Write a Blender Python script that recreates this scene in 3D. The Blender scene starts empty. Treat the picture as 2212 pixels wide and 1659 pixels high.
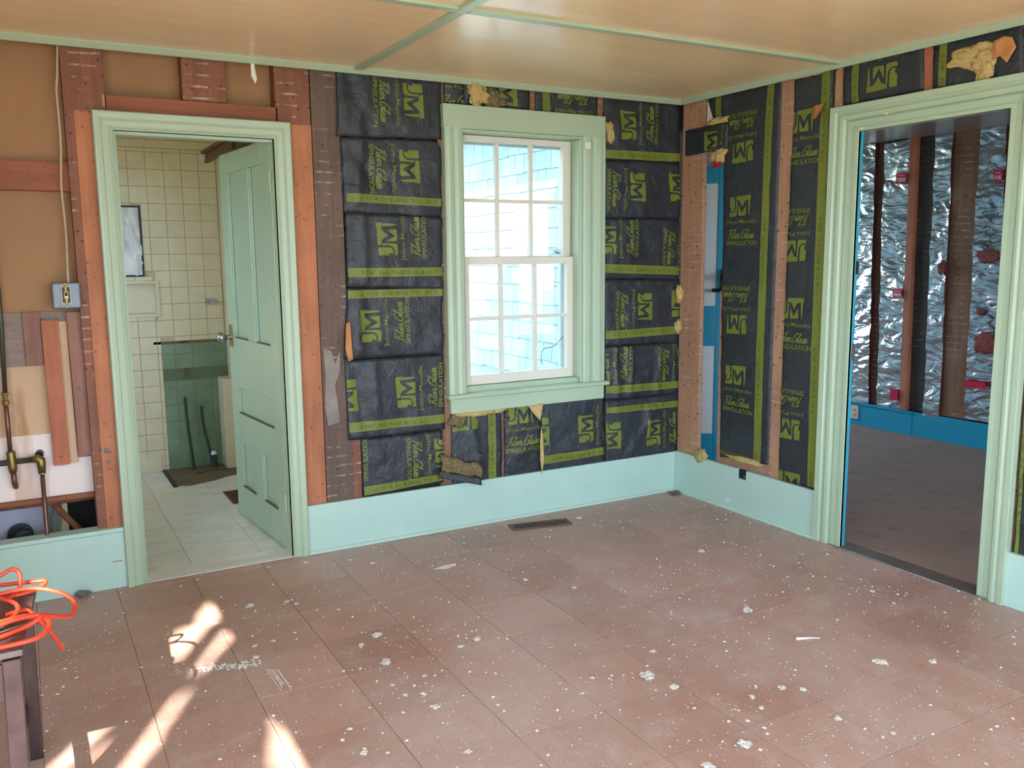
import bpy, bmesh, math, random
from mathutils import Vector, Matrix, noise
random.seed(7)
scene = bpy.context.scene
COL = scene.collection
R = math.radians

# ---------------------------------------------------------------- camera
CAMP = Vector((-3.3155, -3.9542, 1.3990))
yaw, pitch, roll = -0.5090, -0.1465, -0.0097
fw = Vector((-math.sin(yaw)*math.cos(pitch), math.cos(yaw)*math.cos(pitch), math.sin(pitch)))
rt = Vector((math.cos(yaw), math.sin(yaw), 0)); up = rt.cross(fw)
rt2 = rt*math.cos(roll) + up*math.sin(roll); up2 = -rt*math.sin(roll) + up*math.cos(roll)
cam = bpy.data.cameras.new('camera'); camo = bpy.data.objects.new('camera', cam); COL.objects.link(camo)
cam.sensor_width = 36.0; cam.lens = 36.0*1877.7/2212.0; cam.clip_start = 0.05; cam.clip_end = 200
camo.matrix_world = Matrix(((rt2.x, up2.x, -fw.x, CAMP.x), (rt2.y, up2.y, -fw.y, CAMP.y), (rt2.z, up2.z, -fw.z, CAMP.z), (0, 0, 0, 1)))
scene.camera = camo

# ---------------------------------------------------------------- sky, sun, portals, exposure
vs = scene.view_settings
vs.view_transform = 'Standard'; vs.look = 'None'; vs.gamma = 1.0; vs.exposure = -0.12; vs.use_curve_mapping = False
SKY = 14.0
scene.cycles.use_light_tree = False
scene.cycles.max_bounces = 8; scene.cycles.diffuse_bounces = 5; scene.cycles.glossy_bounces = 3; scene.cycles.transmission_bounces = 3; scene.cycles.transparent_max_bounces = 8
SUN = 54.0
world = bpy.data.worlds.new('world'); scene.world = world; world.use_nodes = True
bg = world.node_tree.nodes['Background']; bg.inputs[0].default_value = (0.58, 0.79, 1.0, 1); bg.inputs[1].default_value = SKY
sun_az, sun_el = R(58), R(33)                         # the light travels towards the back right corner
SUND = Vector((math.cos(sun_az)*math.cos(sun_el), math.sin(sun_az)*math.cos(sun_el), -math.sin(sun_el)))
sl = bpy.data.lights.new('sun', 'SUN'); sl.energy = SUN; sl.angle = R(0.55); sl.color = (1.0, 0.90, 0.77)
so = bpy.data.objects.new('sun', sl); COL.objects.link(so); so.rotation_euler = SUND.to_track_quat('-Z', 'Y').to_euler(); so.location = (-8, -9, 8)
def portal(name, loc, nrm, w, h):
    l = bpy.data.lights.new(name, 'AREA'); l.shape = 'RECTANGLE'; l.size = w; l.size_y = h; l.cycles.is_portal = True
    o = bpy.data.objects.new(name, l); COL.objects.link(o); o.location = loc
    o.rotation_euler = Vector(nrm).to_track_quat('-Z', 'Z' if abs(nrm[2]) < .5 else 'Y').to_euler()
# unseen windows of the place (openings in the walls built below): u-range, z-range
WIN_LEFT = (-5.45, -2.55, 0.45, 2.08)      # in the left wall, y-range
WIN_REAR = (-3.5, -0.4, 0.55, 2.12)        # in the rear wall, x-range
WIN_BATH = (0.80, 1.50, 1.10, 1.90)        # bathroom left wall, y-range
WIN_FAR = (0.4, 2.4, 0.50, 2.10)           # rear wall of the next room, x-range
XL, YR, H = -4.3, -5.6, 2.25
FARX, FARR, FARN = 2.58, -4.6, 3.0
BX0, BX1, BY1, BH = -4.3, -2.14, 2.13, 2.15
portal('portal_left', (XL-.02, (WIN_LEFT[0]+WIN_LEFT[1])/2, (WIN_LEFT[2]+WIN_LEFT[3])/2), (1, 0, 0), 2.9, 1.63)
portal('portal_rear', ((WIN_REAR[0]+WIN_REAR[1])/2, YR-.02, (WIN_REAR[2]+WIN_REAR[3])/2), (0, 1, 0), 3.1, 1.57)
portal('portal_bath', (BX0-.02, (WIN_BATH[0]+WIN_BATH[1])/2, (WIN_BATH[2]+WIN_BATH[3])/2), (1, 0, 0), .7, .8)
portal('portal_far', ((WIN_FAR[0]+WIN_FAR[1])/2, FARR-.02, (WIN_FAR[2]+WIN_FAR[3])/2), (0, 1, 0), 2.0, 1.6)
WIN_FARN = (0.6, 2.4, 0.70, 2.10)          # end wall of the next room
portal('portal_far_end', (1.5, 3.02, 1.40), (0, -1, 0), 1.8, 1.4)
portal('portal_window', (-1.03, .2, 1.36), (0, -1, 0), .70, 1.3)

# ---------------------------------------------------------------- helpers
def srgb(r, g, b):
    f = lambda c: (c/12.92 if c <= .04045 else ((c+.055)/1.055)**2.4)
    return (f(r/255), f(g/255), f(b/255), 1)

class MB:
    """collects shapes; build() links them as ONE mesh object"""
    def __init__(s): s.v = []; s.f = []
    def add(s, vs_, fs_):
        o = len(s.v); s.v += [tuple(p) for p in vs_]; s.f += [tuple(i+o for i in f) for f in fs_]; return s
    def box(s, x0, x1, y0, y1, z0, z1):
        return s.add([(x0,y0,z0),(x1,y0,z0),(x1,y1,z0),(x0,y1,z0),(x0,y0,z1),(x1,y0,z1),(x1,y1,z1),(x0,y1,z1)],
                     [(0,3,2,1),(4,5,6,7),(0,1,5,4),(1,2,6,5),(2,3,7,6),(3,0,4,7)])
    def hexa(s, P):       # 8 corners: 4 front then 4 back, same order
        return s.add(P, [(0,1,2,3),(7,6,5,4),(0,4,5,1),(1,5,6,2),(2,6,7,3),(3,7,4,0)])
    def tube(s, path, r, n=10, caps=True):
        path = [Vector(p) for p in path]; rings = []; prev = None
        for i, p in enumerate(path):
            t = (path[min(i+1, len(path)-1)] - path[max(i-1, 0)]).normalized()
            if prev is None:
                a = Vector((0,0,1)) if abs(t.z) < .9 else Vector((1,0,0)); nx = t.cross(a).normalized()
            else:
                nx = (prev - t*prev.dot(t)).normalized()
            prev = nx; ny = t.cross(nx); rr = r[i] if isinstance(r, (list, tuple)) else r
            rings.append([p + (nx*math.cos(k*2*math.pi/n) + ny*math.sin(k*2*math.pi/n))*rr for k in range(n)])
        vs_ = [q for ring in rings for q in ring]; fs_ = []
        for i in range(len(path)-1):
            for k in range(n):
                fs_.append((i*n+k, i*n+(k+1)%n, (i+1)*n+(k+1)%n, (i+1)*n+k))
        if caps: fs_ += [tuple(range(n))[::-1], tuple((len(path)-1)*n+k for k in range(n))]
        return s.add(vs_, fs_)
    def cyl(s, a, b, r, n=16, r2=None): return s.tube([a, b], [r, r if r2 is None else r2], n)
    def grid(s, fn, nu, nv):
        vs_ = [fn(i/nu, j/nv) for j in range(nv+1) for i in range(nu+1)]
        fs_ = [(j*(nu+1)+i, j*(nu+1)+i+1, (j+1)*(nu+1)+i+1, (j+1)*(nu+1)+i) for j in range(nv) for i in range(nu)]
        return s.add(vs_, fs_)
    def build(s, name, mat, parent=None, smooth=False, bevel=0, seg=2, solid=0, origin=None):
        me = bpy.data.meshes.new(name)
        off = Vector(origin) if origin is not None else (parent_world(parent) if parent else Vector((0,0,0)))
        me.from_pydata([tuple(Vector(p)-off) for p in s.v], [], s.f); me.update()
        bm = bmesh.new(); bm.from_mesh(me); bmesh.ops.recalc_face_normals(bm, faces=bm.faces[:]); bm.to_mesh(me); bm.free()
        o = bpy.data.objects.new(name, me); COL.objects.link(o)
        if mat: me.materials.append(mat)
        if smooth:
            for p in me.polygons: p.use_smooth = True
        if parent: o.parent = parent; o.location = off - parent_world(parent)
        else: o.location = off
        if solid:
            m = o.modifiers.new('solid', 'SOLIDIFY'); m.thickness = solid; m.offset = 0
        if bevel:
            m = o.modifiers.new('bevel', 'BEVEL'); m.width = bevel; m.segments = seg; m.limit_method = 'ANGLE'; m.angle_limit = R(40)
        return o
def parent_world(o):
    v = Vector((0,0,0))
    while o is not None: v += o.location; o = o.parent
    return v
def tag(o, label=None, cat=None, group=None, kind=None):
    if label: o['label'] = label
    if cat: o['category'] = cat
    if group: o['group'] = group
    if kind: o['kind'] = kind
    return o
def thing(name, label, cat, loc=(0,0,0), group=None, kind=None):
    o = bpy.data.objects.new(name, None); COL.objects.link(o); o.location = loc; o.empty_display_size = .1
    return tag(o, label, cat, group, kind)
def struct(name, loc=(0,0,0), label=None):
    o = bpy.data.objects.new(name, None); COL.objects.link(o); o.location = loc; o.empty_display_size = .1
    return tag(o, label=label, kind='structure')
# wall frames: u to the right, v up, d into the wall
FB = lambda u, v, d: (u, d, v)             # back wall
FR = lambda u, v, d: (d, -u, v)            # right wall (u = -y)
FF = lambda u, v, d: (FARX + d, -u, v)     # far wall of the next room
def catmull(P, k=6):
    P = [Vector(p) for p in P]; out = []
    for i in range(len(P)-1):
        p0 = P[max(i-1,0)]; p1 = P[i]; p2 = P[i+1]; p3 = P[min(i+2, len(P)-1)]
        for j in range(k):
            t = j/k; t2 = t*t; t3 = t2*t
            out.append(.5*((2*p1) + (p2-p0)*t + (2*p0-5*p1+4*p2-p3)*t2 + (3*p1-p0-3*p2+p3)*t3))
    out.append(P[-1]); return out
def nz(x, y, z=0): return noise.noise(Vector((x, y, z)))

# ---------------------------------------------------------------- materials
class NT:
    def __init__(s, name):
        s.m = bpy.data.materials.new(name); s.m.use_nodes = True; s.t = s.m.node_tree; s.b = s.t.nodes['Principled BSDF']
    def n(s, typ, **kw):
        nd = s.t.nodes.new(typ)
        for k, v in kw.items():
            if k.startswith('i_'): 
                key = k[2:]; nd.inputs[int(key) if key.isdigit() else key.replace('_', ' ')].default_value = v
            else: setattr(nd, k, v)
        return nd
    def l(s, a, b): s.t.links.new(a, b)
    def pos(s): return s.n('ShaderNodeNewGeometry').outputs['Position']
    def obj(s): return s.n('ShaderNodeTexCoord').outputs['Object']
    def mapping(s, src, scale=(1,1,1), loc=(0,0,0), rot=(0,0,0)):
        m = s.n('ShaderNodeMapping'); m.inputs['Scale'].default_value = scale; m.inputs['Location'].default_value = loc; m.inputs['Rotation'].default_value = rot
        s.l(src, m.inputs['Vector']); return m.outputs[0]
    def noise(s, src, scale, detail=4, rough=.55, dist=0):
        k = s.n('ShaderNodeTexNoise'); k.inputs['Scale'].default_value = scale; k.inputs['Detail'].default_value = detail; k.inputs['Roughness'].default_value = rough; k.inputs['Distortion'].default_value = dist
        s.l(src, k.inputs['Vector']); return k.outputs['Fac']
    def ramp(s, src, stops):
        r = s.n('ShaderNodeValToRGB'); e = r.color_ramp.elements
        while len(e) < len(stops): e.new(.5)
        for k, (p, c) in zip(e, stops): k.position = p; k.color = c if len(c) == 4 else (*c, 1)
        s.l(src, r.inputs[0]); return r.outputs[0]
    def mix(s, fac, a, b, mode='MIX'):
        m = s.n('ShaderNodeMix', data_type='RGBA', blend_type=mode)
        for sock, v in ((m.inputs[0], fac), (m.inputs[6], a), (m.inputs[7], b)):
            if hasattr(v, 'links'): s.l(v, sock)
            elif isinstance(v, (int, float)): sock.default_value = v
            else: sock.default_value = v
        return m.outputs[2]
    def math(s, op, a, b=None):
        m = s.n('ShaderNodeMath', operation=op)
        for i, v in enumerate((a, b)):
            if v is None: continue
            if hasattr(v, 'links'): s.l(v, m.inputs[i])
            else: m.inputs[i].default_value = v
        return m.outputs[0]
    def bump(s, h, strength=.3, dist=.01):
        b = s.n('ShaderNodeBump'); b.inputs['Strength'].default_value = strength; b.inputs['Distance'].default_value = dist
        s.l(h, b.inputs['Height']); s.l(b.outputs[0], s.b.inputs['Normal'])
    def out(s, color=None, rough=.5, metal=0, spec=None):
        if color is not None:
            if hasattr(color, 'links'): s.l(color, s.b.inputs['Base Color'])
            else: s.b.inputs['Base Color'].default_value = color
        if hasattr(rough, 'links'): s.l(rough, s.b.inputs['Roughness'])
        else: s.b.inputs['Roughness'].default_value = rough
        s.b.inputs['Metallic'].default_value = metal
        if spec is not None: s.b.inputs['Specular IOR Level'].default_value = spec
        return s.m
W = (0,0,0,1); ON = (1,1,1,1)
def paint(name, c, rough=.42, dirt=(.35,.30,.22,1), dirt_amt=.5, chip=None):
    k = NT(name); p = k.pos()
    col = k.mix(k.ramp(k.noise(p, 3.0, 5, .6), [(.35, W), (.75, ON)]), c, tuple(x*.93 for x in c[:3]) + (1,))
    sp = k.ramp(k.noise(p, 38, 6, .7), [(.66, W), (.76, ON)])
    big = k.ramp(k.noise(p, 1.7, 3), [(.45, W), (.75, ON)])
    f = k.math('MULTIPLY', k.math('MULTIPLY', sp, big), dirt_amt)
    col = k.mix(f, col, dirt)
    k.bump(k.noise(p, 60, 4, .6), .12, .004)
    return k.out(col, rough)
def wood(name, c1, c2, grain='z', plaster=0.0, holes=.6, rough=.75, lathstep=22):
    k = NT(name); p = k.pos()
    sc = {'z': (26, 26, 1.6), 'x': (1.6, 26, 26), 'y': (26, 1.6, 26)}[grain]
    g = k.noise(k.mapping(p, sc), 1.6, 6, .6, .6)
    col = k.mix(k.ramp(g, [(.3, W), (.7, ON)]), c1, c2)
    col = k.mix(k.math('MULTIPLY', k.ramp(k.noise(p, 2.6, 4), [(.4, W), (.72, ON)]), .45), col, tuple(x*.5 for x in c1[:3]) + (1,))
    if plaster:
        wv = k.n('ShaderNodeTexWave', wave_type='BANDS', bands_direction='Z'); wv.inputs['Scale'].default_value = lathstep*.3; wv.inputs['Distortion'].default_value = 1.1; wv.inputs['Detail'].default_value = 2; wv.inputs['Detail Scale'].default_value = 1.2
        k.l(p, wv.inputs['Vector'])
        line = k.ramp(wv.outputs['Fac'], [(.90, W), (.97, ON)])
        brk = k.ramp(k.noise(k.mapping(p, (14, 14, 5)), 1.0, 4, .65), [(.50, W), (.66, ON)])
        col = k.mix(k.math('MULTIPLY', k.math('MULTIPLY', line, brk), plaster), col, srgb(196, 184, 170))
    if holes:
        v = k.n('ShaderNodeTexVoronoi'); v.inputs['Scale'].default_value = 24; k.l(p, v.inputs['Vector'])
        dots = k.ramp(v.outputs['Distance'], [(.10, ON), (.16, W)])
        col = k.mix(k.math('MULTIPLY', dots, holes), col, srgb(38, 26, 20))
    k.bump(g, .25, .004)
    return k.out(col, rough)
def plain(name, c, rough=.5, metal=0, var=.1, scale=20, bump=0):
    k = NT(name); p = k.pos(); n_ = k.noise(p, scale, 5, .6)
    col = k.mix(k.ramp(n_, [(.3, W), (.7, ON)]), c, tuple(x*(1-var) for x in c[:3]) + (1,))
    if bump: k.bump(n_, bump, .004)
    return k.out(col, rough, metal)

M = {}
M['trim'] = paint('trim_green_paint', srgb(172, 192, 166), .36, dirt_amt=.35)
M['base'] = paint('baseboard_green_paint', srgb(182, 212, 202), .42, dirt=srgb(120,128,110), dirt_amt=.55)
M['sash'] = paint('sash_cream_paint', srgb(222, 216, 204), .5, dirt_amt=.35)
M['door'] = paint('door_green_paint', srgb(164, 190, 168), .33, dirt_amt=.25)
M['blue'] = paint('blue_paint', srgb(26, 146, 178), .45, dirt=srgb(20,70,90), dirt_amt=.3)
M['white'] = plain('white_paint', srgb(226, 224, 222), .5, var=.05)
M['red'] = wood('stud_red_wood', srgb(170, 106, 74), srgb(192, 126, 90), plaster=0, holes=.45)
M['redp'] = wood('stud_red_wood_plaster_marks', srgb(124, 78, 60), srgb(146, 96, 74), plaster=.75, holes=.7)
M['redx'] = wood('header_red_wood', srgb(134, 80, 58), srgb(156, 94, 68), grain='x', holes=.3)
M['dark'] = wood('weathered_dark_wood', srgb(96, 78, 68), srgb(118, 98, 86), plaster=.55, holes=.6)
M['tan'] = wood('stud_tan_wood', srgb(164, 122, 96), srgb(184, 142, 114), plaster=.6, holes=.85)
M['brown'] = wood('stud_brown_wood', srgb(126, 88, 66), srgb(150, 108, 82), plaster=.6, holes=.7)
M['black_wood'] = wood('stud_dark_wood', srgb(62, 54, 48), srgb(80, 70, 62), plaster=.35, holes=.3)
M['lath'] = wood('lath_red_wood', srgb(172, 100, 72), srgb(190, 118, 88), holes=.5)
M['purple'] = wood('weathered_purple_wood', srgb(138, 98, 86), srgb(166, 120, 102), holes=.4)
M['greywood'] = wood('grey_board_wood', srgb(136, 116, 110), srgb(160, 138, 128), grain='x', holes=.4)
def kraft(name, c, st, amt=.5):
    k = NT(name); p = k.pos()
    col = k.mix(k.ramp(k.noise(p, 1.8, 5, .6), [(.35, W), (.7, ON)]), c, tuple(x*.86 for x in c[:3]) + (1,))
    stn = k.ramp(k.noise(k.mapping(p, (9, 9, 1.3)), 1.0, 4, .55), [(.56, W), (.68, ON)])
    col = k.mix(k.math('MULTIPLY', stn, amt), col, st)
    return k.out(col, .8)
M['kraft'] = kraft('kraft_board', srgb(164, 124, 88), srgb(150, 104, 66), .25)
M['kraft2'] = kraft('stained_tan_board', srgb(206, 172, 138), srgb(150, 108, 66), .8)
M['wpanel'] = kraft('stained_white_board', srgb(236, 222, 216), srgb(196, 158, 120), .55)
def paper():
    k = NT('black_kraft_paper'); p = k.pos()
    col = k.mix(k.ramp(k.noise(p, 4, 4), [(.3, W), (.7, ON)]), srgb(38, 42, 48), srgb(50, 55, 62))
    h1 = k.noise(p, 14, 5, .6, 1.2); h2 = k.noise(p, 70, 4, .6)
    k.bump(k.math('ADD', k.math('MULTIPLY', h1, 1.0), k.math('MULTIPLY', h2, .25)), .55, .02)
    return k.out(col, .42)
M['paper'] = paper()
M['print'] = plain('green_print', srgb(114, 124, 46), .55, var=.12, scale=60, bump=.2)
M['stripetext'] = plain('stripe_lettering', srgb(70, 82, 30), .6)
M['fiber'] = plain('yellow_fiberglass', srgb(206, 180, 120), .95, var=.35, scale=90, bump=.9)
M['darkfiber'] = plain('dirty_fiberglass', srgb(140, 122, 88), .95, var=.65, scale=80, bump=.9)
M['pinkfiber'] = plain('pink_fiberglass', srgb(150, 78, 72), .95, var=.4, scale=80, bump=.9)
M['orange'] = plain('torn_kraft_backing', srgb(200, 136, 84), .85, var=.2, scale=40, bump=.3)
def foil():
    k = NT('crumpled_foil'); p = k.pos()
    a = k.noise(k.mapping(p, (1, 1, 2.2)), 5, 2, .4, 1.8); b = k.noise(p, 15, 2, .4, .8)
    k.bump(k.math('ADD', a, k.math('MULTIPLY', b, .14)), .42, .05)
    return k.out(srgb(214, 214, 220), .2, 1.0)
M['foil'] = foil()
M['label_red'] = plain('red_label', srgb(200, 24, 64), .4)
M['label_white'] = plain('white_lettering', srgb(238, 232, 232), .5)
def tilemat():
    k = NT('wood_grain_vinyl_tile'); o = k.obj(); p = k.pos()
    rnd = k.n('ShaderNodeObjectInfo').outputs['Random']
    off = k.n('ShaderNodeCombineXYZ'); k.l(k.math('MULTIPLY', rnd, 37.0), off.inputs[0]); k.l(k.math('MULTIPLY', rnd, 91.0), off.inputs[1])
    va = k.n('ShaderNodeVectorMath', operation='ADD'); k.l(o, va.inputs[0]); k.l(off.outputs[0], va.inputs[1]); q = va.outputs[0]
    wv = k.n('ShaderNodeTexWave', wave_type='BANDS', bands_direction='Y'); wv.inputs['Scale'].default_value = 27; wv.inputs['Distortion'].default_value = 15; wv.inputs['Detail'].default_value = 2.5; wv.inputs['Detail Scale'].default_value = .7; wv.inputs['Detail Roughness'].default_value = .45
    k.l(k.mapping(q, (.35, 1, 1)), wv.inputs['Vector'])
    g = k.ramp(wv.outputs['Fac'], [(.12, ON), (.5, W)])
    c = k.mix(rnd, srgb(164, 122, 108), srgb(180, 138, 124))
    c = k.mix(k.math('MULTIPLY', g, .20), c, srgb(104, 74, 62))
    d1 = k.ramp(k.noise(p, 1.1, 7, .66), [(.40, W), (.72, ON)]); d2 = k.ramp(k.noise(p, 9, 5, .7), [(.5, W), (.8, ON)])
    dust = k.math('MULTIPLY', k.math('ADD', k.math('MULTIPLY', d1, .7), k.math('MULTIPLY', d2, .6)), .5)
    c = k.mix(k.math('ADD', dust, .10), c, srgb(204, 198, 196))
    sm = k.ramp(k.noise(k.mapping(p, (3, 5, 1), rot=(0, 0, .5)), 1.7, 7, .72, .6), [(.62, W), (.76, ON)])
    c = k.mix(k.math('MULTIPLY', sm, .45), c, srgb(206, 202, 200))
    k.bump(wv.outputs['Fac'], .06, .002)
    rg = k.math('ADD', .34, k.math('MULTIPLY', dust, .6))
    return k.out(c, rg)
M['tile'] = tilemat()
M['grout'] = plain('floor_joint_dust', srgb(214, 204, 196), .9, var=.5, scale=6)
def ceilmat():
    k = NT('ceiling_varnished_board'); p = k.pos()
    g = k.noise(k.mapping(p, (1.0, 9, 1)), 1.5, 5, .6, .4); b = k.noise(p, 1.3, 1, .4)
    c = k.mix(k.ramp(g, [(.3, W), (.7, ON)]), srgb(230, 204, 164), srgb(238, 216, 180))
    c = k.mix(k.math('MULTIPLY', k.ramp(b, [(.3, W), (.8, ON)]), .3), c, srgb(238, 224, 198))
    sc_ = k.ramp(k.noise(k.mapping(p, (5, 26, 1)), 1.3, 6, .75), [(.52, W), (.85, ON)])
    c = k.mix(k.math('MULTIPLY', sc_, .5), c, srgb(236, 230, 214))
    k.bump(k.noise(p, 30, 3), .04, .004)
    return k.out(c, .25)
M['ceil'] = ceilmat()
M['cream'] = plain('cream_tile', srgb(222, 212, 182), .35, var=.10, scale=14)
M['creamgrout'] = plain('cream_tile_joint', srgb(204, 192, 160), .8)
M['gtile'] = plain('green_tile', srgb(124, 150, 120), .32, var=.3, scale=7)
M['ggrout'] = plain('green_tile_joint', srgb(84, 92, 70), .8)
def bathfloor():
    k = NT('marbled_vinyl'); p = k.pos()
    c = k.mix(k.ramp(k.noise(k.mapping(p, (4, 14, 1), rot=(0,0,.3)), 1.2, 6, .65, 1.0), [(.4, W), (.75, ON)]), srgb(224, 224, 222), srgb(196, 196, 190))
    c = k.mix(k.math('MULTIPLY', k.ramp(k.noise(p, 26, 5, .7), [(.64, W), (.72, ON)]), .6), c, srgb(110, 104, 90))
    return k.out(c, .28)
M['bathfloor'] = bathfloor()
M['soil'] = kraft('stained_subfloor', srgb(112, 98, 78), srgb(44, 38, 32), .8)
M['farfloor'] = kraft('worn_dark_floor', srgb(146, 122, 110), srgb(112, 92, 84), .6)
M['farceil'] = plain('glossy_grey_ceiling', srgb(150, 136, 140), .3, var=.08)
M['brass'] = plain('old_brass', srgb(150, 128, 78), .45, .9, .35, 30)
M['copper'] = plain('aged_copper', srgb(134, 98, 86), .45, .8, .4, 18)
M['verdigris'] = plain('tarnished_pipe', srgb(92, 92, 80), .55, .7, .35, 25)
M['galv'] = plain('galvanized_steel', srgb(128, 134, 142), .5, .6, .25, 25)
M['chrome'] = plain('dull_chrome', srgb(180, 182, 180), .25, .95, .1)
M['dull'] = plain('dark_fitting', srgb(30, 32, 34), .4, .4)
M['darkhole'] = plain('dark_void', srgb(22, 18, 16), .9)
M['rubber'] = plain('dark_rubber', srgb(50, 60, 56), .7)
def tubmat():
    k = NT('rusty_tub'); p = k.pos()
    r1 = k.ramp(k.noise(p, 7, 6, .68), [(.50, W), (.60, ON)]); 
    c = k.mix(k.math('MULTIPLY', r1, .85), srgb(172, 172, 190), srgb(134, 84, 56))
    return k.out(c, .55)
M['tub'] = tubmat()
M['rust'] = plain('rusty_pipe', srgb(140, 88, 58), .75, .2, .5, 22, .4)
M['register'] = plain('register_metal', srgb(122, 92, 80), .5, .5, .3)
M['bench'] = plain('scuffed_dark_metal', srgb(84, 72, 74), .34, .55, .45, 14)
M['benchtop'] = plain('worn_metal_plate', srgb(116, 108, 106), .42, .5, .45, 10)
M['cord'] = plain('orange_cord', srgb(226, 70, 46), .4)
M['cable'] = plain('cable_sheath', srgb(190, 170, 140), .6)
M['ivory'] = plain('ivory_plastic', srgb(226, 206, 176), .4)
M['crumb'] = plain('plaster_crumbs', srgb(216, 210, 202), .95, var=.25, scale=60)
M['greycrumb'] = plain('grey_shale_scrap', srgb(120, 116, 116), .85, var=.3, scale=40)
M['plastic'] = plain('white_plastic_sheet', srgb(226, 230, 238), .25, var=.12, scale=9, bump=.6)
M['shelf'] = plain('stained_shelf_wood', srgb(96, 66, 44), .6, var=.3, scale=12)
M['sill_wood'] = plain('worn_threshold_wood', srgb(104, 92, 86), .5, var=.35, scale=9)
M['grime'] = kraft('grimy_glue_band', srgb(104, 116, 92), srgb(86, 70, 54), .9)
M['dirt_shade_line'] = plain('brown_dust_shade', srgb(112, 92, 68), .9)
M['smear'] = plain('pale_plaster_smear', srgb(150, 140, 132), .9, var=.35, scale=12)
M['lint'] = plain('brown_lint', srgb(128, 110, 92), .95)
M['shingle'] = NT('pale_aqua_shingle')
def shing():
    k = M['shingle']; p = k.pos(); rnd = k.n('ShaderNodeObjectInfo').outputs['Random']
    g = k.noise(k.mapping(p, (1, 30, 3)), 1.2, 4, .6)
    c = k.mix(rnd, srgb(164, 184, 182), srgb(188, 202, 200)); c = k.mix(k.math('MULTIPLY', k.ramp(g, [(.45, W), (.75, ON)]), .5), c, srgb(144, 178, 178))
    return k.out(c, .8)
M['shingle'] = shing()
M['ext'] = plain('exterior_trim_white', srgb(226, 230, 240), .5)
M['leaf'] = plain('leaf_green', srgb(70, 100, 48), .6, var=.3)
M['bark'] = plain('bark', srgb(84, 70, 58), .9, var=.3)
M['ground'] = plain('garden_ground', srgb(104, 112, 84), .95, var=.3, scale=3)
M['plaster'] = plain('unseen_wall_plaster', srgb(196, 192, 176), .8, var=.05)
def glass():
    m = bpy.data.materials.new('window_glass'); m.use_nodes = True; t = m.node_tree; t.nodes.clear()
    o = t.nodes.new('ShaderNodeOutputMaterial'); mx = t.nodes.new('ShaderNodeMixShader'); a = t.nodes.new('ShaderNodeBsdfTransparent'); g = t.nodes.new('ShaderNodeBsdfGlossy')
    a.inputs[0].default_value = (.84, .88, .90, 1); g.inputs['Roughness'].default_value = .02; mx.inputs[0].default_value = .06
    t.links.new(a.outputs[0], mx.inputs[1]); t.links.new(g.outputs[0], mx.inputs[2]); t.links.new(mx.outputs[0], o.inputs[0]); return m
M['glass'] = glass()

# ================================================================ room shell (unseen walls, floors, ceilings)
T = .3048; GX, GY = -2.1514, -1.2701
fl = tag(MB().box(XL, .0, YR, .03, -.05, -.004).build('floor', M['grout'], origin=(XL/2, YR/2, -.004)), 'brown wood-grain vinyl tile floor of the gutted room', kind='structure')
tile_bm = bmesh.new(); bmesh.ops.create_cube(tile_bm, size=1); bmesh.ops.scale(tile_bm, vec=(T-.0024, T-.0024, .004), verts=tile_bm.verts)
tile_me = bpy.data.meshes.new('floor_tile'); tile_bm.to_mesh(tile_me); tile_bm.free(); tile_me.materials.append(M['tile'])
def part_tile(x0, x1, y0, y1, parent, name, mat, z0, z1, bev=0):
    return MB().box(x0, x1, y0, y1, z0, z1).build(name, mat, parent)
i0 = math.floor((XL-GX)/T); j0 = math.floor((YR-GY)/T)
flw = parent_world(fl)
ntile = 0
for i in range(i0, 9):
    for j in range(j0, 6):
        x0, x1, y0, y1 = GX+i*T, GX+(i+1)*T, GY+j*T, GY+(j+1)*T
        if x0 >= 0 or y0 >= .03 or x1 <= XL or y1 <= YR: continue
        full = x0 >= XL and x1 <= 0 and y0 >= YR and y1 <= .03
        if full:
            o = bpy.data.objects.new('floor_tile', tile_me); COL.objects.link(o); o.parent = fl
            o.location = Vector(((x0+x1)/2, (y0+y1)/2, -.002 + random.uniform(-.0006, .0004))) - flw
            o.rotation_euler = (random.uniform(-.001, .001), random.uniform(-.001, .001), (math.pi/2 if (i+j) % 2 else 0) + (math.pi if random.random() < .5 else 0))
        else:
            a0, a1, b0, b1 = max(x0, XL)+.0008, min(x1, 0)-.0008, max(y0, YR)+.0008, min(y1, .03)-.0008
            if a1-a0 < .01 or b1-b0 < .01: continue
            o = MB().box(-(a1-a0)/2, (a1-a0)/2, -(b1-b0)/2, (b1-b0)/2, -.002, .002).build('floor_tile', M['tile'])
            o.parent = fl; o.location = Vector(((a0+a1)/2, (b0+b1)/2, -.002)) - flw
        ntile += 1

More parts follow.
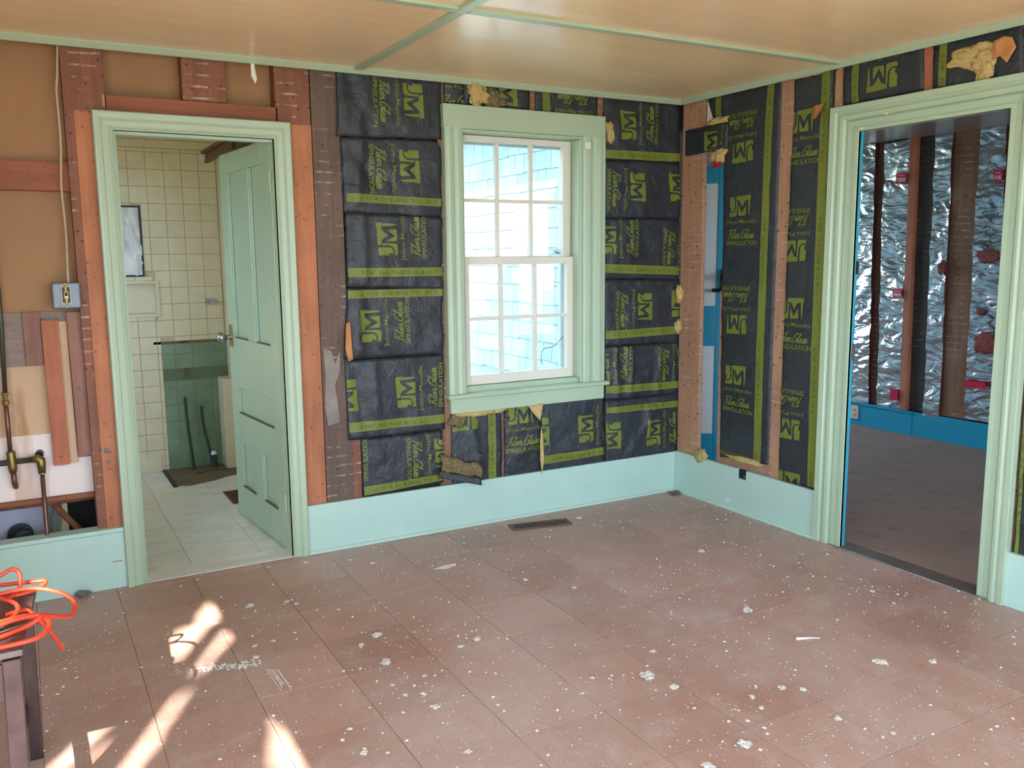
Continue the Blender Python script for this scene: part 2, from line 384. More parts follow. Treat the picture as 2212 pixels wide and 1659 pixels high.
def wall_with_hole(name, axis, c0, c1, a0, a1, z0, z1, hole, mat, label):
    """axis 'x': wall normal along x, a = y; axis 'y': normal along y, a = x"""
    m = MB(); h0, h1, k0, k1 = hole
    for (p, q, r_, s_) in ((a0, h0, z0, z1), (h1, a1, z0, z1), (h0, h1, z0, k0), (h0, h1, k1, z1)):
        if axis == 'x': m.box(c0, c1, p, q, r_, s_)
        else: m.box(p, q, c0, c1, r_, s_)
    o = m.build(name, mat); tag(o, label, kind='structure'); return o
wl = wall_with_hole('wall_left', 'x', XL-.14, XL, YR-.14, .14, -.05, 2.42, WIN_LEFT, M['plaster'], 'plain plaster wall on the left of the room')
wr = wall_with_hole('wall_rear', 'y', YR-.14, YR, XL, .14, -.05, 2.42, WIN_REAR, M['plaster'], 'plain plaster wall behind the viewer')
def simple_window(name, axis, c, a0, a1, z0, z1, n, label):
    t = struct(name, label=label)
    def bar(nm, p, q, r_, s_, d0=.02, d1=.06):
        m = MB()
        if axis == 'x': m.box(c-d1, c-d0, p, q, r_, s_)
        else: m.box(p, q, c-d1, c-d0, r_, s_)
        m.build(nm, M['trim'], t)
    for k in range(n+1):
        x = a0 + (a1-a0)*k/n; bar('mullion', max(a0, x-.03), min(a1, x+.03), z0, z1)
    bar('rail', a0, a1, z0, z0+.05); bar('rail', a0, a1, z1-.05, z1)
simple_window('window_2', 'y', YR, *WIN_REAR, 2, 'wide window behind the viewer')

# roof slab over everything keeps the sun out; rear and court overhangs added for shade
tag(MB().box(XL-.16, FARX+.5, YR-1.2, .5, 2.42, 2.50).build('roof', M['shelf']), kind='structure')
tag(MB().box(BX0-.3, BX1+.45, .5, BY1+.4, 2.42, 2.50).build('roof_bathroom', M['shelf']), kind='structure')
tag(MB().box(-.42, FARX+.5, .5, FARN+.5, 2.42, 2.50).build('roof_next_room', M['shelf']), kind='structure')
tag(MB().box(-40, 40, -40, 40, -.62, -.6).build('ground', M['ground']), 'garden ground outside', kind='structure')

def gable(name, x0, x1, y0, y1, zr, along='x'):
    m = MB()
    if along == 'x':
        ym = (y0+y1)/2; m.add([(x0,y0,2.50),(x1,y0,2.50),(x1,y1,2.50),(x0,y1,2.50),(x0,ym,zr),(x1,ym,zr)], [(0,1,5,4),(3,4,5,2),(0,4,3),(1,2,5),(0,3,2,1)])
    else:
        xm = (x0+x1)/2; m.add([(x0,y0,2.50),(x1,y0,2.50),(x1,y1,2.50),(x0,y1,2.50),(xm,y0,zr),(xm,y1,zr)], [(0,4,5,3),(1,2,5,4),(0,1,4),(3,5,2),(0,3,2,1)])
    tag(m.build(name, M['shelf']), kind='structure')
gable('sunblock_gable', XL-.16, FARX+.5, YR-.3, .5, 4.9)  # unseen pitched roof added to block sun from the shingled wall
# ---------------------------------------------------------------- ceiling: boards and green battens
ce = tag(MB().box(XL, .02, YR, .03, H+.012, H+.17).build('ceiling', M['darkhole'], origin=(XL/2, YR/2, H+.012)), 'varnished board ceiling with green battens', kind='structure')
bx = [XL, -1.905, 0.0]; by = [YR, -4.76, -3.54, -2.32, -1.10, .02]
for i in range(len(bx)-1):
    for j in range(len(by)-1):
        MB().box(bx[i]+.002, bx[i+1]-.002, by[j]+.002, by[j+1]-.002, H+.002, H+.012).build('ceiling_panel', M['ceil'], ce)
def batten(x0, x1, y0, y1):
    MB().box(x0, x1, y0, y1, H-.010, H+.003).build('ceiling_batten', M['trim'], ce, bevel=.003)
for y in by[1:-1]:
    batten(XL, -1.905-.0225, y-.0225, y+.0225); batten(-1.905+.0225, 0, y-.0225, y+.0225)
batten(-1.905-.0225, -1.905+.0225, YR, .02)
def qround(a, b, inward, parent):       # green quarter-round strip at the wall top
    m = MB(); pr = [(0, 0), (.030, 0), (.030, -.006), (.018, -.018), (.010, -.026), (0, -.026)]; n = len(pr); vs_ = []
    for P in (a, b):
        for (k, z) in pr: vs_.append((P[0]+inward[0]*k, P[1]+inward[1]*k, H+.003+z))
    m.add(vs_, [(i, (i+1) % n, n+(i+1) % n, n+i) for i in range(n)] + [tuple(range(n)), tuple(range(n, 2*n))]); m.build('cove_strip', M['trim'], parent)
qround((XL, .0), (0, .0), (0, -1), ce); qround((.0, .0), (.0, YR), (-1, 0), ce)

# ================================================================ back wall
wb = struct('wall_back', (-2.0, .03, 0), 'stripped back wall with bare studs')
SF = .022; SD = .115
def stud(fr, u0, u1, v0, v1, mat, parent, name='stud', d0=SF, d1=SD, du=0, bevel=.002, label=None, jag=0):
    """du shifts the bottom sideways (a leaning board)"""
    P = [fr(u0+du, v0, d0), fr(u1+du, v0, d0), fr(u1, v1, d0), fr(u0, v1, d0), fr(u0+du, v0, d1), fr(u1+du, v0, d1), fr(u1, v1, d1), fr(u0, v1, d1)]
    o = MB().hexa(P).build(name, mat, parent, bevel=bevel)
    if label: o['label'] = label
    return o
# left of the bathroom door
o = MB().add([FB(u, v, .0235) for u, v in ((-2.108, .972), (-2.07, .965), (-2.055, .90), (-2.028, .96), (-2.034, .86), (-2.06, .80), (-2.05, .72), (-2.042, .62), (-2.10, .605), (-2.112, .70), (-2.104, .84))], [tuple(range(11))]).build('plaster_smear', M['smear'], wb, solid=.003); o['label'] = 'pale plaster smear on the weathered plank'
stud(FB, -3.118, -2.965, .0, 2.25, M['redp'], wb, label='broad reddish post left of the bathroom door')
stud(FB, -3.084, -2.99, .0, 1.99, M['red'], wb, name='trimmer', d0=SF-.004, label='clean orange-red trimmer beside the bathroom door casing')
stud(FB, -2.963, -2.27, 1.985, 2.058, M['redx'], wb, name='header', label='horizontal header over the bathroom door')
stud(FB, -2.666, -2.488, 2.06, 2.25, M['redp'], wb, name='cripple_stud')
stud(FB, -2.28, -2.124, 1.99, 2.25, M['redp'], wb, name='cripple_stud')
stud(FB, -2.24, -2.122, .0, 1.99, M['red'], wb, name='trimmer', label='orange-red trimmer on the right of the bathroom door')
stud(FB, -2.118, -1.985, .0, 2.25, M['dark'], wb, du=.0, d0=SF+.004, label='weathered dark plank with plaster lines')
stud(FB, -2.02, -1.94, .0, .55, M['redp'], wb, d0=SF+.008, name='stud')
stud(FB, -1.498, -1.458, .0, 2.25, M['brown'], wb, label='stud on the left of the window')
stud(FB, -1.52, -1.455, .0, .56, M['redp'], wb, d0=SF+.003)
stud(FB, -.978, -.946, 2.10, 2.25, M['brown'], wb, name='cripple_stud')
stud(FB, -.556, -.522, 2.0, 2.25, M['brown'], wb, name='cripple_stud')
stud(FB, -1.170, -1.146, .0, .66, M['brown'], wb, name='cripple_stud', d0=SF+.004)
stud(FB, -.530, -.505, .0, 2.1, M['brown'], wb, d0=SF+.006)
stud(FB, XL, -3.118, 1.674, 1.79, M['redx'], wb, name='blocking', d0=SF+.03, label='horizontal reddish blocking board')
stud(FB, -3.75, -3.66, .0, 2.25, M['redp'], wb)
stud(FB, -4.3, -4.2, .0, 2.25, M['redp'], wb)
# boards behind: the back of the bathroom lining
bp_ = lambda n, u0, u1, v0, v1, mat, d0, d1, **k: stud(FB, u0, u1, v0, v1, mat, wb, name=n, d0=d0, d1=d1, **k)
bp_('lining_board', XL, -3.10, 1.185, 2.25, M['kraft'], .100, .112, label='tan kraft board behind the studs')
bp_('lining_board', -2.97, -2.12, 2.05, 2.25, M['kraft'], .100, .112, label='tan board behind the cripple studs over the door')
bp_('lining_board', XL, -3.08, .68, .975, M['kraft2'], .102, .112, label='stained light tan board')
bp_('lining_board', XL, -3.08, .415, .685, M['wpanel'], .094, .106, label='pinkish white stained board behind the pipes')
bp_('board', XL, -3.10, .972, 1.19, M['greywood'], .088, .100, label='grey weathered horizontal board')
bp_('board', -3.328, -3.264, .974, 1.192, M['purple'], .074, .088, label='short pinkish board nailed over the grey one')
bp_('board', -3.264, -3.203, .553, 1.158, M['lath'], .052, .072, label='bright reddish upright lath', du=.002)
bp_('board', -3.203, -3.170, .553, 1.150, M['kraft2'], .076, .088)
bp_('board', -3.170, -3.104, .577, 1.188, M['purple'], .056, .074, label='long weathered upright board beside the post', du=.003)
bp_('ledger', XL, -3.08, .398, .416, M['redx'], .07, .11, label='thin reddish ledger over the tub')
# exterior sheathing closing the wall behind the batts
ws = MB()
for (a, b, c, d) in ((-2.2, -1.40, -.6, 2.42), (-.66, .14, -.6, 2.42), (-1.40, -.66, -.6, .69), (-1.40, -.66, 2.02, 2.42)):
    ws.box(a, b, .118, .15, c, d)
ws.build('sheathing', M['dark'], wb)
MB().box(XL, -2.12, .0, .15, 2.25, 2.42).build('top_plate', M['redx'], wb)
MB().box(-2.2, .1, .022, .118, -.05, .20).build('sole_plate', M['brown'], wb)
# dark board closing the foot of the opened wall behind the tub
MB().box(XL, -3.0, .06, .12, -.05, .20).build('sole_plate', M['brown'], wb)

# ---------------------------------------------------------------- baseboards
def baseboard(name, fr, u0, u1, h, label, holes=None, cap=True, mat='base', quarter=True):
    t = struct(name, fr(u0, 0, 0), label)
    if holes:
        a, b, c = holes
        for (p, q, r_, s_) in ((u0, a, 0, h), (b, u1, 0, h), (a, b, 0, c)):
            P = [fr(p, r_, 0), fr(q, r_, 0), fr(q, s_, 0), fr(p, s_, 0), fr(p, r_, .02), fr(q, r_, .02), fr(q, s_, .02), fr(p, s_, .02)]
            MB().hexa(P).build('board', M[mat], t)
    else:
        P = [fr(u0, 0, 0), fr(u1, 0, 0), fr(u1, h, 0), fr(u0, h, 0), fr(u0, 0, .02), fr(u1, 0, .02), fr(u1, h, .02), fr(u0, h, .02)]
        MB().hexa(P).build('board', M[mat], t, bevel=.002)
    if quarter:
        pr = [(0, 0), (-.014, 0), (-.013, .006), (-.008, .012), (0, .014)]; n = len(pr); vs_ = [fr(u, z, d) for u in (u0, u1) for (d, z) in pr]
        MB().add(vs_, [(i, (i+1) % n, n+(i+1) % n, n+i) for i in range(n)] + [tuple(range(n)), tuple(range(n, 2*n))]).build('shoe_strip', M[mat], t)
    return t
bb = baseboard('baseboard_back', FB, -2.225, .0, .235, 'tall pale green baseboard under the window wall')
br = baseboard('baseboard_right', FR, .0, 1.065, .240, 'tall pale green baseboard on the right wall', holes=(.520, .588, .188))
bl = struct('baseboard_left', (-3.5, 0, 0), 'boxed pale green baseboard left of the bathroom door')
MB().box(XL, -3.005, .0, .03, 0, .245).build('board', M['base'], bl, bevel=.002)
MB().box(XL, -3.008, -.008, .075, .247, .266).build('cap_strip', M['base'], bl, bevel=.004)
MB().box(-3.075, -3.035, -.0006, .0, .118, .122).build('crayon_mark', M['lath'], bl)
# little peels and chips on the baseboards
def chip(fr, u, v, w, h, mat, parent, name='paint_chip', d=-.002, seed=0):
    rs = random.Random(seed); n = 9; vs_ = []
    for k in range(n):
        a = k*2*math.pi/n; r_ = rs.uniform(.6, 1.0); vs_.append(fr(u+math.cos(a)*w/2*r_, v+math.sin(a)*h/2*r_, d-rs.uniform(0, .003)))
    vs_ += [fr(u, v, d-.004)]
    return MB().add(vs_, [(k, (k+1) % n, n) for k in range(n)]).build(name, mat, parent, solid=.001)
chip(FR, .455, .05, .05, .02, M['white'], br, seed=2)
for k, (u, v, w, h) in enumerate(((-.30, .085, .010, .07), (-.27, .07, .02, .02), (-.33, .06, .03, .012), (-.14, .17, .01, .05), (-.62, .10, .012, .03), (-.9, .06, .012, .03), (-.08, .16, .03, .01))):
    chip(FB, u, v, w, h, M['base'], bb, name='peeling_flake', seed=k+10)

# ---------------------------------------------------------------- casings
def sweep(fr, prof, path_fn, ends, name, mat, parent, bevel=0):
    """prof: (a,h); path_fn(end, a) -> (u,v)"""
    n = len(prof); vs_ = []
    for e in ends:
        for (a, h) in prof:
            u, v = path_fn(e, a); vs_.append(fr(u, v, -h))
    return MB().add(vs_, [(i, (i+1) % n, n+(i+1) % n, n+i) for i in range(n)] + [tuple(range(n)), tuple(range(n, 2*n))]).build(name, mat, parent, bevel=bevel)
def casing(fr, u0, u1, v1, prof, parent, mat, vb=0.0, wr_=None, names=('casing_side', 'casing_head')):
    sweep(fr, prof, lambda e, a: (u0-a, vb if e == 0 else v1+a), (0, 1), names[0], mat, parent)
    sweep(fr, wr_ or prof, lambda e, a: (u1+a, vb if e == 0 else v1+a), (0, 1), names[0], mat, parent)
    sweep(fr, prof, lambda e, a: (u0-a if e == 0 else u1+a, v1+a), (0, 1), names[1], mat, parent)
t1 = struct('trim_1', (-2.62, 0, 0), 'green moulded casing of the bathroom doorway')
profD = [(0, -.02), (0, .004), (.006, .008), (.012, .004), (.018, .008), (.034, .012), (.040, .010), (.046, .016), (.062, .020), (.070, .020), (.074, .014), (.074, -.02)]
casing(FB, -2.948, -2.300, 1.918, profD, t1, M['trim'])
# jambs and stops of the bathroom doorway
MB().box(-2.968, -2.948, -.002, .135, 0, 1.94).build('jamb', M['trim'], t1)
MB().box(-2.300, -2.272, -.002, .135, 0, 1.94).build('jamb', M['trim'], t1)
MB().box(-2.948, -2.300, -.002, .135, 1.918, 1.94).build('jamb', M['trim'], t1)
MB().box(-2.948, -2.936, .03, .07, 0, 1.918).build('door_stop', M['trim'], t1)
MB().box(-2.936, -2.30, .03, .07, 1.906, 1.918).build('door_stop', M['trim'], t1)
MB().box(-2.955, -2.24, .0, .14, -.008, .0025).build('threshold', M['bathfloor'], t1)

t2 = struct('trim_2', (0, -1.56, 0), 'wide green moulded casing of the right doorway')
profR = [(0, -.02), (0, -.008), (.060, -.004), (.062, -.010), (.066, -.010), (.068, .004), (.076, .010), (.092, .012), (.104, .006), (.114, .006), (.120, .014), (.148, .016), (.150, .012), (.150, -.02)]
profR2 = [(a*.118/.150, h) for (a, h) in profR]
sweep(FR, profR, lambda e, a: (1.213-a, 0 if e == 0 else 1.935+a*.8), (0, 1), 'casing_side', M['trim'], t2)
sweep(FR, profR2, lambda e, a: (1.905+a, 0 if e == 0 else 1.935+a*.8*.150/.118), (0, 1), 'casing_side', M['trim'], t2)
n_ = len(profR)
MB().add([FR((1.213-a), 1.935+a*.8, -h) for (a, h) in profR] + [FR(1.905+a*.118/.150, 1.935+a*.8, -h) for (a, h) in profR],
         [(i, (i+1) % n_, n_+(i+1) % n_, n_+i) for i in range(n_)]).build('casing_head', M['trim'], t2)
MB().box(.0, .022, -1.213, -1.195, 0, 1.95).build('jamb', M['trim'], t2)
MB().box(.022, .034, -1.216, -1.195, 0, 1.95).build('jamb', M['blue'], t2)['label'] = 'blue painted door edge'
MB().box(.0, .055, -1.93, -1.908, 0, 1.95).build('jamb', M['trim'], t2)
MB().box(.0, .040, -1.908, -1.213, 1.935, 1.95).build('jamb', M['trim'], t2)
MB().box(-.002, .095, -1.93, -1.20, -.01, .005).build('threshold', M['sill_wood'], t2, bevel=.003)
MB().box(-.014, -.002, -1.97, -1.20, -.002, .005).build('threshold_edge', M['chrome'], t2, bevel=.002)
MB().box(.024, .041, -1.217, -1.209, .90, .98).build('strike_plate', M['copper'], t2)
MB().box(.024, .041, -1.217, -1.209, 1.30, 1.36).build('strike_plate', M['dull'], t2)
for k, (u, v, w, h) in enumerate(((1.36, 1.992, .03, .016), (1.235, 1.945, .035, .014), (1.72, 2.0, .02, .006))):
    chip(FR, u, v, w, h, M['ivory'], t2, name='plaster_chip', seed=k+40, d=-.006)

# ================================================================ right wall
wrt = struct('wall_right', (.06, -1.0, 0), 'stripped right wall with bare studs')
stud(FR, -.0, .178, .0, 2.25, M['tan'], wrt, label='tan corner post full of nail holes', d0=.016, d1=.042)
stud(FR, .322, .385, .0, 1.20, M['tan'], wrt, d0=.030)
stud(FR, .345, .385, 1.25, 2.25, M['tan'], wrt, d0=.034)
stud(FR, .728, .818, .0, 2.25, M['tan'], wrt, label='tan stud between the two tall batts', du=-.004)
stud(FR, 1.055, 1.10, .0, 2.25, M['tan'], wrt, d1=.09)
stud(FR, 1.505, 1.555, 2.05, 2.25, M['lath'], wrt, name='cripple_stud')
stud(FR, 1.93, 2.02, .0, 2.25, M['tan'], wrt)
stud(FR, 2.42, 2.50, .0, 2.25, M['tan'], wrt)
stud(FR, .385, .728, .205, .32, M['tan'], wrt, name='sole_plate', d0=.03, label='tan wood at the foot of the wall')
MB().box(.022, .112, -5.6, -1.93, -.05, .18).build('sole_plate', M['tan'], wrt)
MB().box(.022, .112, -1.10, .12, -.05, .2).build('sole_plate', M['tan'], wrt)
for (a, b, c, d) in ((-1.10, -.37, 0, 2.42), (-1.93, -1.10, 1.98, 2.42), (-5.74, -1.93, 0, 2.42), (-.36, .12, 2.1, 2.42)):
    MB().box(.113, .125, a, b, c, d).build('lining_board', M['kraft'], wrt)
MB().box(.0, .125, YR, .12, 2.26, 2.42).build('top_plate', M['tan'], wrt)
MB().box(.0, .022, YR, -2.45, 0, 2.25).build('plaster', M['plaster'], wrt)
bx2 = struct('baseboard_right_2', (0, -2.1, 0), 'green baseboard at the far right edge')
MB().box(0, .02, YR, -2.02, 0, .22).build('board', M['base'], bx2)

# ================================================================ the outside: shingled wing seen through the window
wo = tag(MB().box(-.0, .11, .15, FARN+.1, -.6, 2.42).build('wall_outside', M['shingle']), 'pale aqua shingled wall seen through the window', kind='structure')
rs = random.Random(3); EXPO = .137
ns = 0
for r_ in range(13):
    z0 = .50 + r_*EXPO; y = .16 - rs.uniform(0, .1)
    while y < 2.95:
        w = rs.uniform(.11, .24); a, b = max(y, .155), min(y+w-.004, 3.0)
        if b - a > .03:
            j = rs.uniform(-.004, .004)
            P = [(-.016, a, z0+j), (-.016, b, z0+j+rs.uniform(-.003, .003)), (-.004, b, z0+EXPO+.03), (-.004, a, z0+EXPO+.03), (.0, a, z0+j), (.0, b, z0+j), (.0, b, z0+EXPO+.03), (.0, a, z0+EXPO+.03)]
            MB().hexa(P).build('shingle', M['shingle'], wo); ns += 1
        y += w

# ================================================================ window_1
w1 = struct('window_1', (-1.03, .02, .70), 'double-hung window with six panes over six in green casing')
profW = [(0, -.02), (0, .008), (.010, .014), (.030, .016), (.046, .010), (.052, .010), (.058, .018), (.078, .022), (.094, .018), (.104, .018), (.104, -.02)]
def wcas(u_in, sgn, wd, nm):
    pr = [(a*wd/.104, h) for (a, h) in profW]
    return sweep(FB, pr, lambda e, a: (u_in+sgn*a, .705 if e == 0 else 2.02), (0, 1), nm, M['trim'], w1)
wcas(-1.376, -1, .104, 'casing_side'); wcas(-.667, 1, .137, 'casing_side')
MB().box(-1.483, -.528, -.016, .02, 2.018, 2.130).build('casing_head', M['trim'], w1, bevel=.004)
MB().box(-1.376, -.667, -.004, .02, 2.004, 2.018).build('head_stop', M['trim'], w1, bevel=.004)
for (a, b) in ((-1.40, -1.376), (-.680, -.656)):
    MB().box(a, b, .0, .17, .70, 2.03).build('jamb', M['trim'], w1)
MB().box(-1.376, -.680, .0, .17, 2.006, 2.03).build('jamb', M['trim'], w1)
MB().box(-.695, -.680, .0, .045, .735, 1.62).build('sash_stop', M['trim'], w1)
MB().box(-.690, -.680, .0, .050, 1.62, 2.0).build('sash_stop', M['trim'], w1)
MB().box(-1.376, -.680, .02, .17, .66, .733).build('sill', M['trim'], w1, bevel=.003)
MB().box(-1.492, -.505, -.042, .05, .682, .706).build('stool', M['trim'], w1, bevel=.009, seg=3)
MB().box(-1.470, -.528, -.014, .02, .606, .682).build('apron', M['trim'], w1, bevel=.003)
def sash(name, x0, x1, z0, z1, y0, y1, st, rb, rtp, munt, hz, label):
    s = bpy.data.objects.new(name, None); COL.objects.link(s); s.parent = w1; s.location = Vector(((x0+x1)/2, y0, z0)) - parent_world(w1); s['label'] = label
    MB().box(x0, x0+st, y0, y1, z0, z1).build('stile', M['sash'], s, bevel=.003); MB().box(x1-st, x1, y0, y1, z0, z1).build('stile', M['sash'], s, bevel=.003)
    MB().box(x0+st, x1-st, y0, y1, z0, z0+rb).build('rail', M['sash'], s, bevel=.003); MB().box(x0+st, x1-st, y0, y1, z1-rtp, z1).build('rail', M['sash'], s, bevel=.003)
    xs = [x0+st] + [c for m in munt for c in (m-.010, m+.010)] + [x1-st]
    for m in munt: MB().box(m-.010, m+.010, y0+.004, y1-.006, z0+rb, z1-rtp).build('muntin', M['sash'], s, bevel=.003)
    for k in range(3): MB().box(xs[2*k], xs[2*k+1], y0+.004, y1-.006, hz-.009, hz+.009).build('muntin', M['sash'], s, bevel=.003)
    for k in range(3):
        for (a, b) in ((z0+rb, hz-.009), (hz+.009, z1-rtp)):
            MB().box(xs[2*k]-.004, xs[2*k+1]+.004, y1-.012, y1-.009, a-.004, b+.004).build('pane', M['glass'], s)
sash('lower_sash', -1.374, -.682, .735, 1.392, .050, .084, .050, .050, .038, (-1.136, -.930), 1.078, 'cream lower sash of six panes')
sash('upper_sash', -1.374, -.682, 1.365, 2.004, .090, .124, .050, .032, .030, (-1.131, -.928), 1.681, 'cream upper sash of six panes')
# storm frame outside
for (a, b, c, d) in ((-1.39, -1.36, .72, 2.01), (-.71, -.665, .72, 2.01), (-1.39, -.665, .70, .735), (-1.39, -.665, 1.965, 2.02)):
    MB().box(a, b, .150, .175, c, d).build('storm_frame', M['ext'], w1)
o = MB().box(-.665, -.628, -.024, -.014, 1.955, 1.99).build('shade_bracket', M['white'], w1, bevel=.003); o['label'] = 'small white shade bracket'
# wires and a twig tangle caught outside the panes
cw = tag(MB().tube(catmull([(-.70, .14, .95), (-.76, .14, .90), (-.83, .14, .885), (-.845, .14, .84), (-.835, .14, .80)]), .0016, 6).build('wire', M['dull'], origin=(-.70, .14, .95)), 'thin curled wire hanging outside the lower right pane', 'wire')
cw = tag(MB().tube(catmull([(-.77, .14, 1.345), (-.80, .14, 1.30), (-.79, .14, 1.27), (-.72, .14, 1.245)]), .0014, 6).build('wire', M['dull'], origin=(-.77, .14, 1.345)), 'thin bent wire outside the lower sash just under the meeting rail', 'wire')
m = MB(); rs = random.Random(5)
for k in range(9):
    a = (-.735 + rs.uniform(-.01, .01), .135, 1.405); m.tube(catmull([a, (a[0]+rs.uniform(-.03, .03), .135, 1.405+rs.uniform(0, .03)), (a[0]+rs.uniform(-.05, .05), .135, 1.40+rs.uniform(0, .02))]), .0012, 5)
m.tube(catmull([(-.735, .135, 1.40), (-.80, .135, 1.405), (-.85, .135, 1.402), (-.90, .135, 1.418)]), .001, 5)
tag(m.build('twig_tangle', M['bark'], origin=(-.735, .135, 1.395)), 'tiny dry twig tangle on the meeting rail outside the glass', 'twigs')

# ================================================================ door_1: five-panel bathroom door, open inward
HX, HY = -2.305, .12
dd = Vector((-.0871, .9962, 0)); dn = Vector((-.9962, -.0871, 0))       # along the leaf, out of the visible face
d1 = struct('door_1', (HX, HY, 0), 'green five-panel door standing open into the bathroom')
def DP(s, z, out): return tuple(Vector((HX, HY, 0)) + dd*s + dn*out + Vector((0, 0, z)))
def dbox(s0, s1, z0, z1, o0, o1, name, mat, bevel=.003, parent=None):
    P = [DP(s0, z0, o1), DP(s1, z0, o1), DP(s1, z1, o1), DP(s0, z1, o1), DP(s0, z0, o0), DP(s1, z0, o0), DP(s1, z1, o0), DP(s0, z1, o0)]
    return MB().hexa(P).build(name, mat, parent or d1, bevel=bevel)
S0, S1, Z0, Z1 = -.04, .745, .012, 1.930; TH = .036
sa, sb, sc, sd_ = .080, .288, .412, .632     # panel columns
dbox(S0, sa, Z0, Z1, -TH, 0, 'stile', M['door']); dbox(sd_, S1, Z0, Z1, -TH, 0, 'stile', M['door'])
rails = [(Z0, .178), (.425, .582), (.725, .985), (1.83, Z1)]
for (a, b) in rails: dbox(sa, sd_, a, b, -TH, 0, 'rail', M['door'])
dbox(sb, sc, .178, .425, -TH, 0, 'mullion', M['door']); dbox(sb, sc, .985, 1.83, -TH, 0, 'mullion', M['door'])
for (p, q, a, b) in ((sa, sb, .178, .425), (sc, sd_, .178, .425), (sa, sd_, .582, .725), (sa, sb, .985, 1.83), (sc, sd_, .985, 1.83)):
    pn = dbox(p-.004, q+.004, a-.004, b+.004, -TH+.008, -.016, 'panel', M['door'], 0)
    dbox(p+.002, q-.002, a, a+.005, -.014, -.0005, 'ledge_dust_shade', M['dirt_shade_line'], 0, pn)  # brown strip paints the panel's recess shading as well as ledge dust
    dbox(p, p+.010, a, b, -.016, -.007, 'moulding', M['door'], .003, pn); dbox(q-.010, q, a, b, -.016, -.007, 'moulding', M['door'], .003, pn)
def hinge(z):
    h = dbox(S0-.003, S0, z-.045, z+.045, -.034, -.002, 'hinge', M['trim'], .001)
    c = Vector(DP(S0-.004, z-.045, .004)); MB().cyl(c, c+Vector((0, 0, .09)), .006, 10).build('hinge_pin', M['trim'], h)
    for k in (-.025, 0, .025): MB().box(*[v for pr in zip(Vector(DP(S0-.005, z+k-.004, -.022)), Vector(DP(S0-.003, z+k+.004, -.014))) for v in sorted(pr)]).build('screw', M['dull'], h)
hinge(.245); hinge(1.74)
kn = Vector(DP(.70, .985, 0)); prof = [(.0, .026), (.004, .026), (.008, .012), (.03, .010), (.036, .022), (.05, .028), (.064, .027), (.072, .016), (.074, .0)]
m = MB(); m.tube([kn + dn*a for a, _ in prof], [max(r_, .001) for _, r_ in prof], 18); m.build('knob', M['chrome'], d1, smooth=True)
m = MB(); kn2 = Vector(DP(.70, .985, -TH)); m.tube([kn2 - dn*a for a, _ in prof], [max(r_, .001) for _, r_ in prof], 18); m.build('knob', M['chrome'], d1, smooth=True)
dbox(.672, .728, .93, 1.05, 0, .003, 'escutcheon', M['brass'], .001)

# ================================================================ bathroom
tag(MB().box(BX0-.12, BX0, .14, BY1+.12, -.05, WIN_BATH[2]).box(BX0-.12, BX0, .14, BY1+.12, WIN_BATH[3], 2.42).box(BX0-.12, BX0, .14, WIN_BATH[0], WIN_BATH[2], WIN_BATH[3]).box(BX0-.12, BX0, WIN_BATH[1], BY1+.12, WIN_BATH[2], WIN_BATH[3]).build('wall_bathroom_left', M['cream']), kind='structure')
tag(MB().box(BX1, BX1+.1, .15, BY1+.12, -.6, 2.42).build('wall_bathroom_right', M['cream']), 'cream bathroom wall behind the open door', kind='structure')
tag(MB().box(BX0, -3.02, .112, .135, .41, 2.42).box(-2.27, BX1, .112, .15, -.05, 2.42).box(-3.02, -2.27, .112, .135, 1.94, 2.42).build('wall_bathroom_front', M['cream']), kind='structure')
tag(MB().box(BX0, BX1, .13, BY1+.1, BH, BH+.1).build('ceiling_bathroom', M['cream']), 'pale bathroom ceiling', kind='structure')
fb_ = tag(MB().box(BX0, BX1+.02, .03, BY1, -.05, -.004).build('floor_bathroom', M['ggrout'], origin=(-2.7, 1.1, -.004)), 'white marbled vinyl floor of the bathroom', kind='structure')
xs = [-3.355, -3.05, -2.735, -2.415, BX1]; ys = [.03, .36, .67, .98, 1.29, 1.60, 1.91, BY1]
for i in range(len(xs)-1):
    for j in range(len(ys)-1):
        MB().box(xs[i]+.001, xs[i+1]-.001, ys[j]+.0004, ys[j+1]-.0004, -.004, .0005).build('floor_tile', M['bathfloor'], fb_)
m = MB(); m.add([(-2.60, BY1, .003), (-2.60, 1.66, .003), (-2.50, 1.63, .003), (-2.35, 1.68, .003), (-2.25, 1.75, .003), (-2.14, 1.78, .003), (-2.14, BY1, .003)], [tuple(range(7))])
o = m.build('floor_patch', M['soil'], fb_, solid=.006); o['label'] = 'dark rotten patch where the toilet stood'
o = MB().box(-2.60, -2.575, 1.63, BY1, .0, .008).build('patch_edge', M['dull'], fb_)
wbb = tag(MB().box(BX0, -2.905, BY1, BY1+.1, -.05, 2.3).box(-2.562, BX1, BY1, BY1+.1, -.05, 2.3).box(-2.905, -2.562, BY1, BY1+.1, -.05, 1.047).box(-2.905, -2.562, BY1, BY1+.1, 1.243, 2.3).box(-2.905, -2.562, BY1+.085, BY1+.1, 1.047, 1.243).build('wall_bathroom_back', M['creamgrout'], origin=(-2.5, BY1, 0)), 'tiled far wall of the bathroom', kind='structure')
holes = [(-3.0, -2.625, 1.290, 1.735), (-3.0, -2.562, 1.045, 1.245)]
P_ = .1072
def cut(x0, x1, z0, z1):
    for (a, b, c, d) in holes:
        ix, iz = min(x1, b) - max(x0, a), min(z1, d) - max(z0, c)
        if ix > 0 and iz > 0:
            if ix > .85*(x1-x0) and iz > .85*(z1-z0): return None
            if ix/(x1-x0) < iz/(z1-z0): x0 = b if x0 < b < x1 else x0
            else:
                if c <= z0: z0 = d
                else: z1 = c
    return (x0, x1, z0, z1) if x1-x0 > .004 and z1-z0 > .004 else None
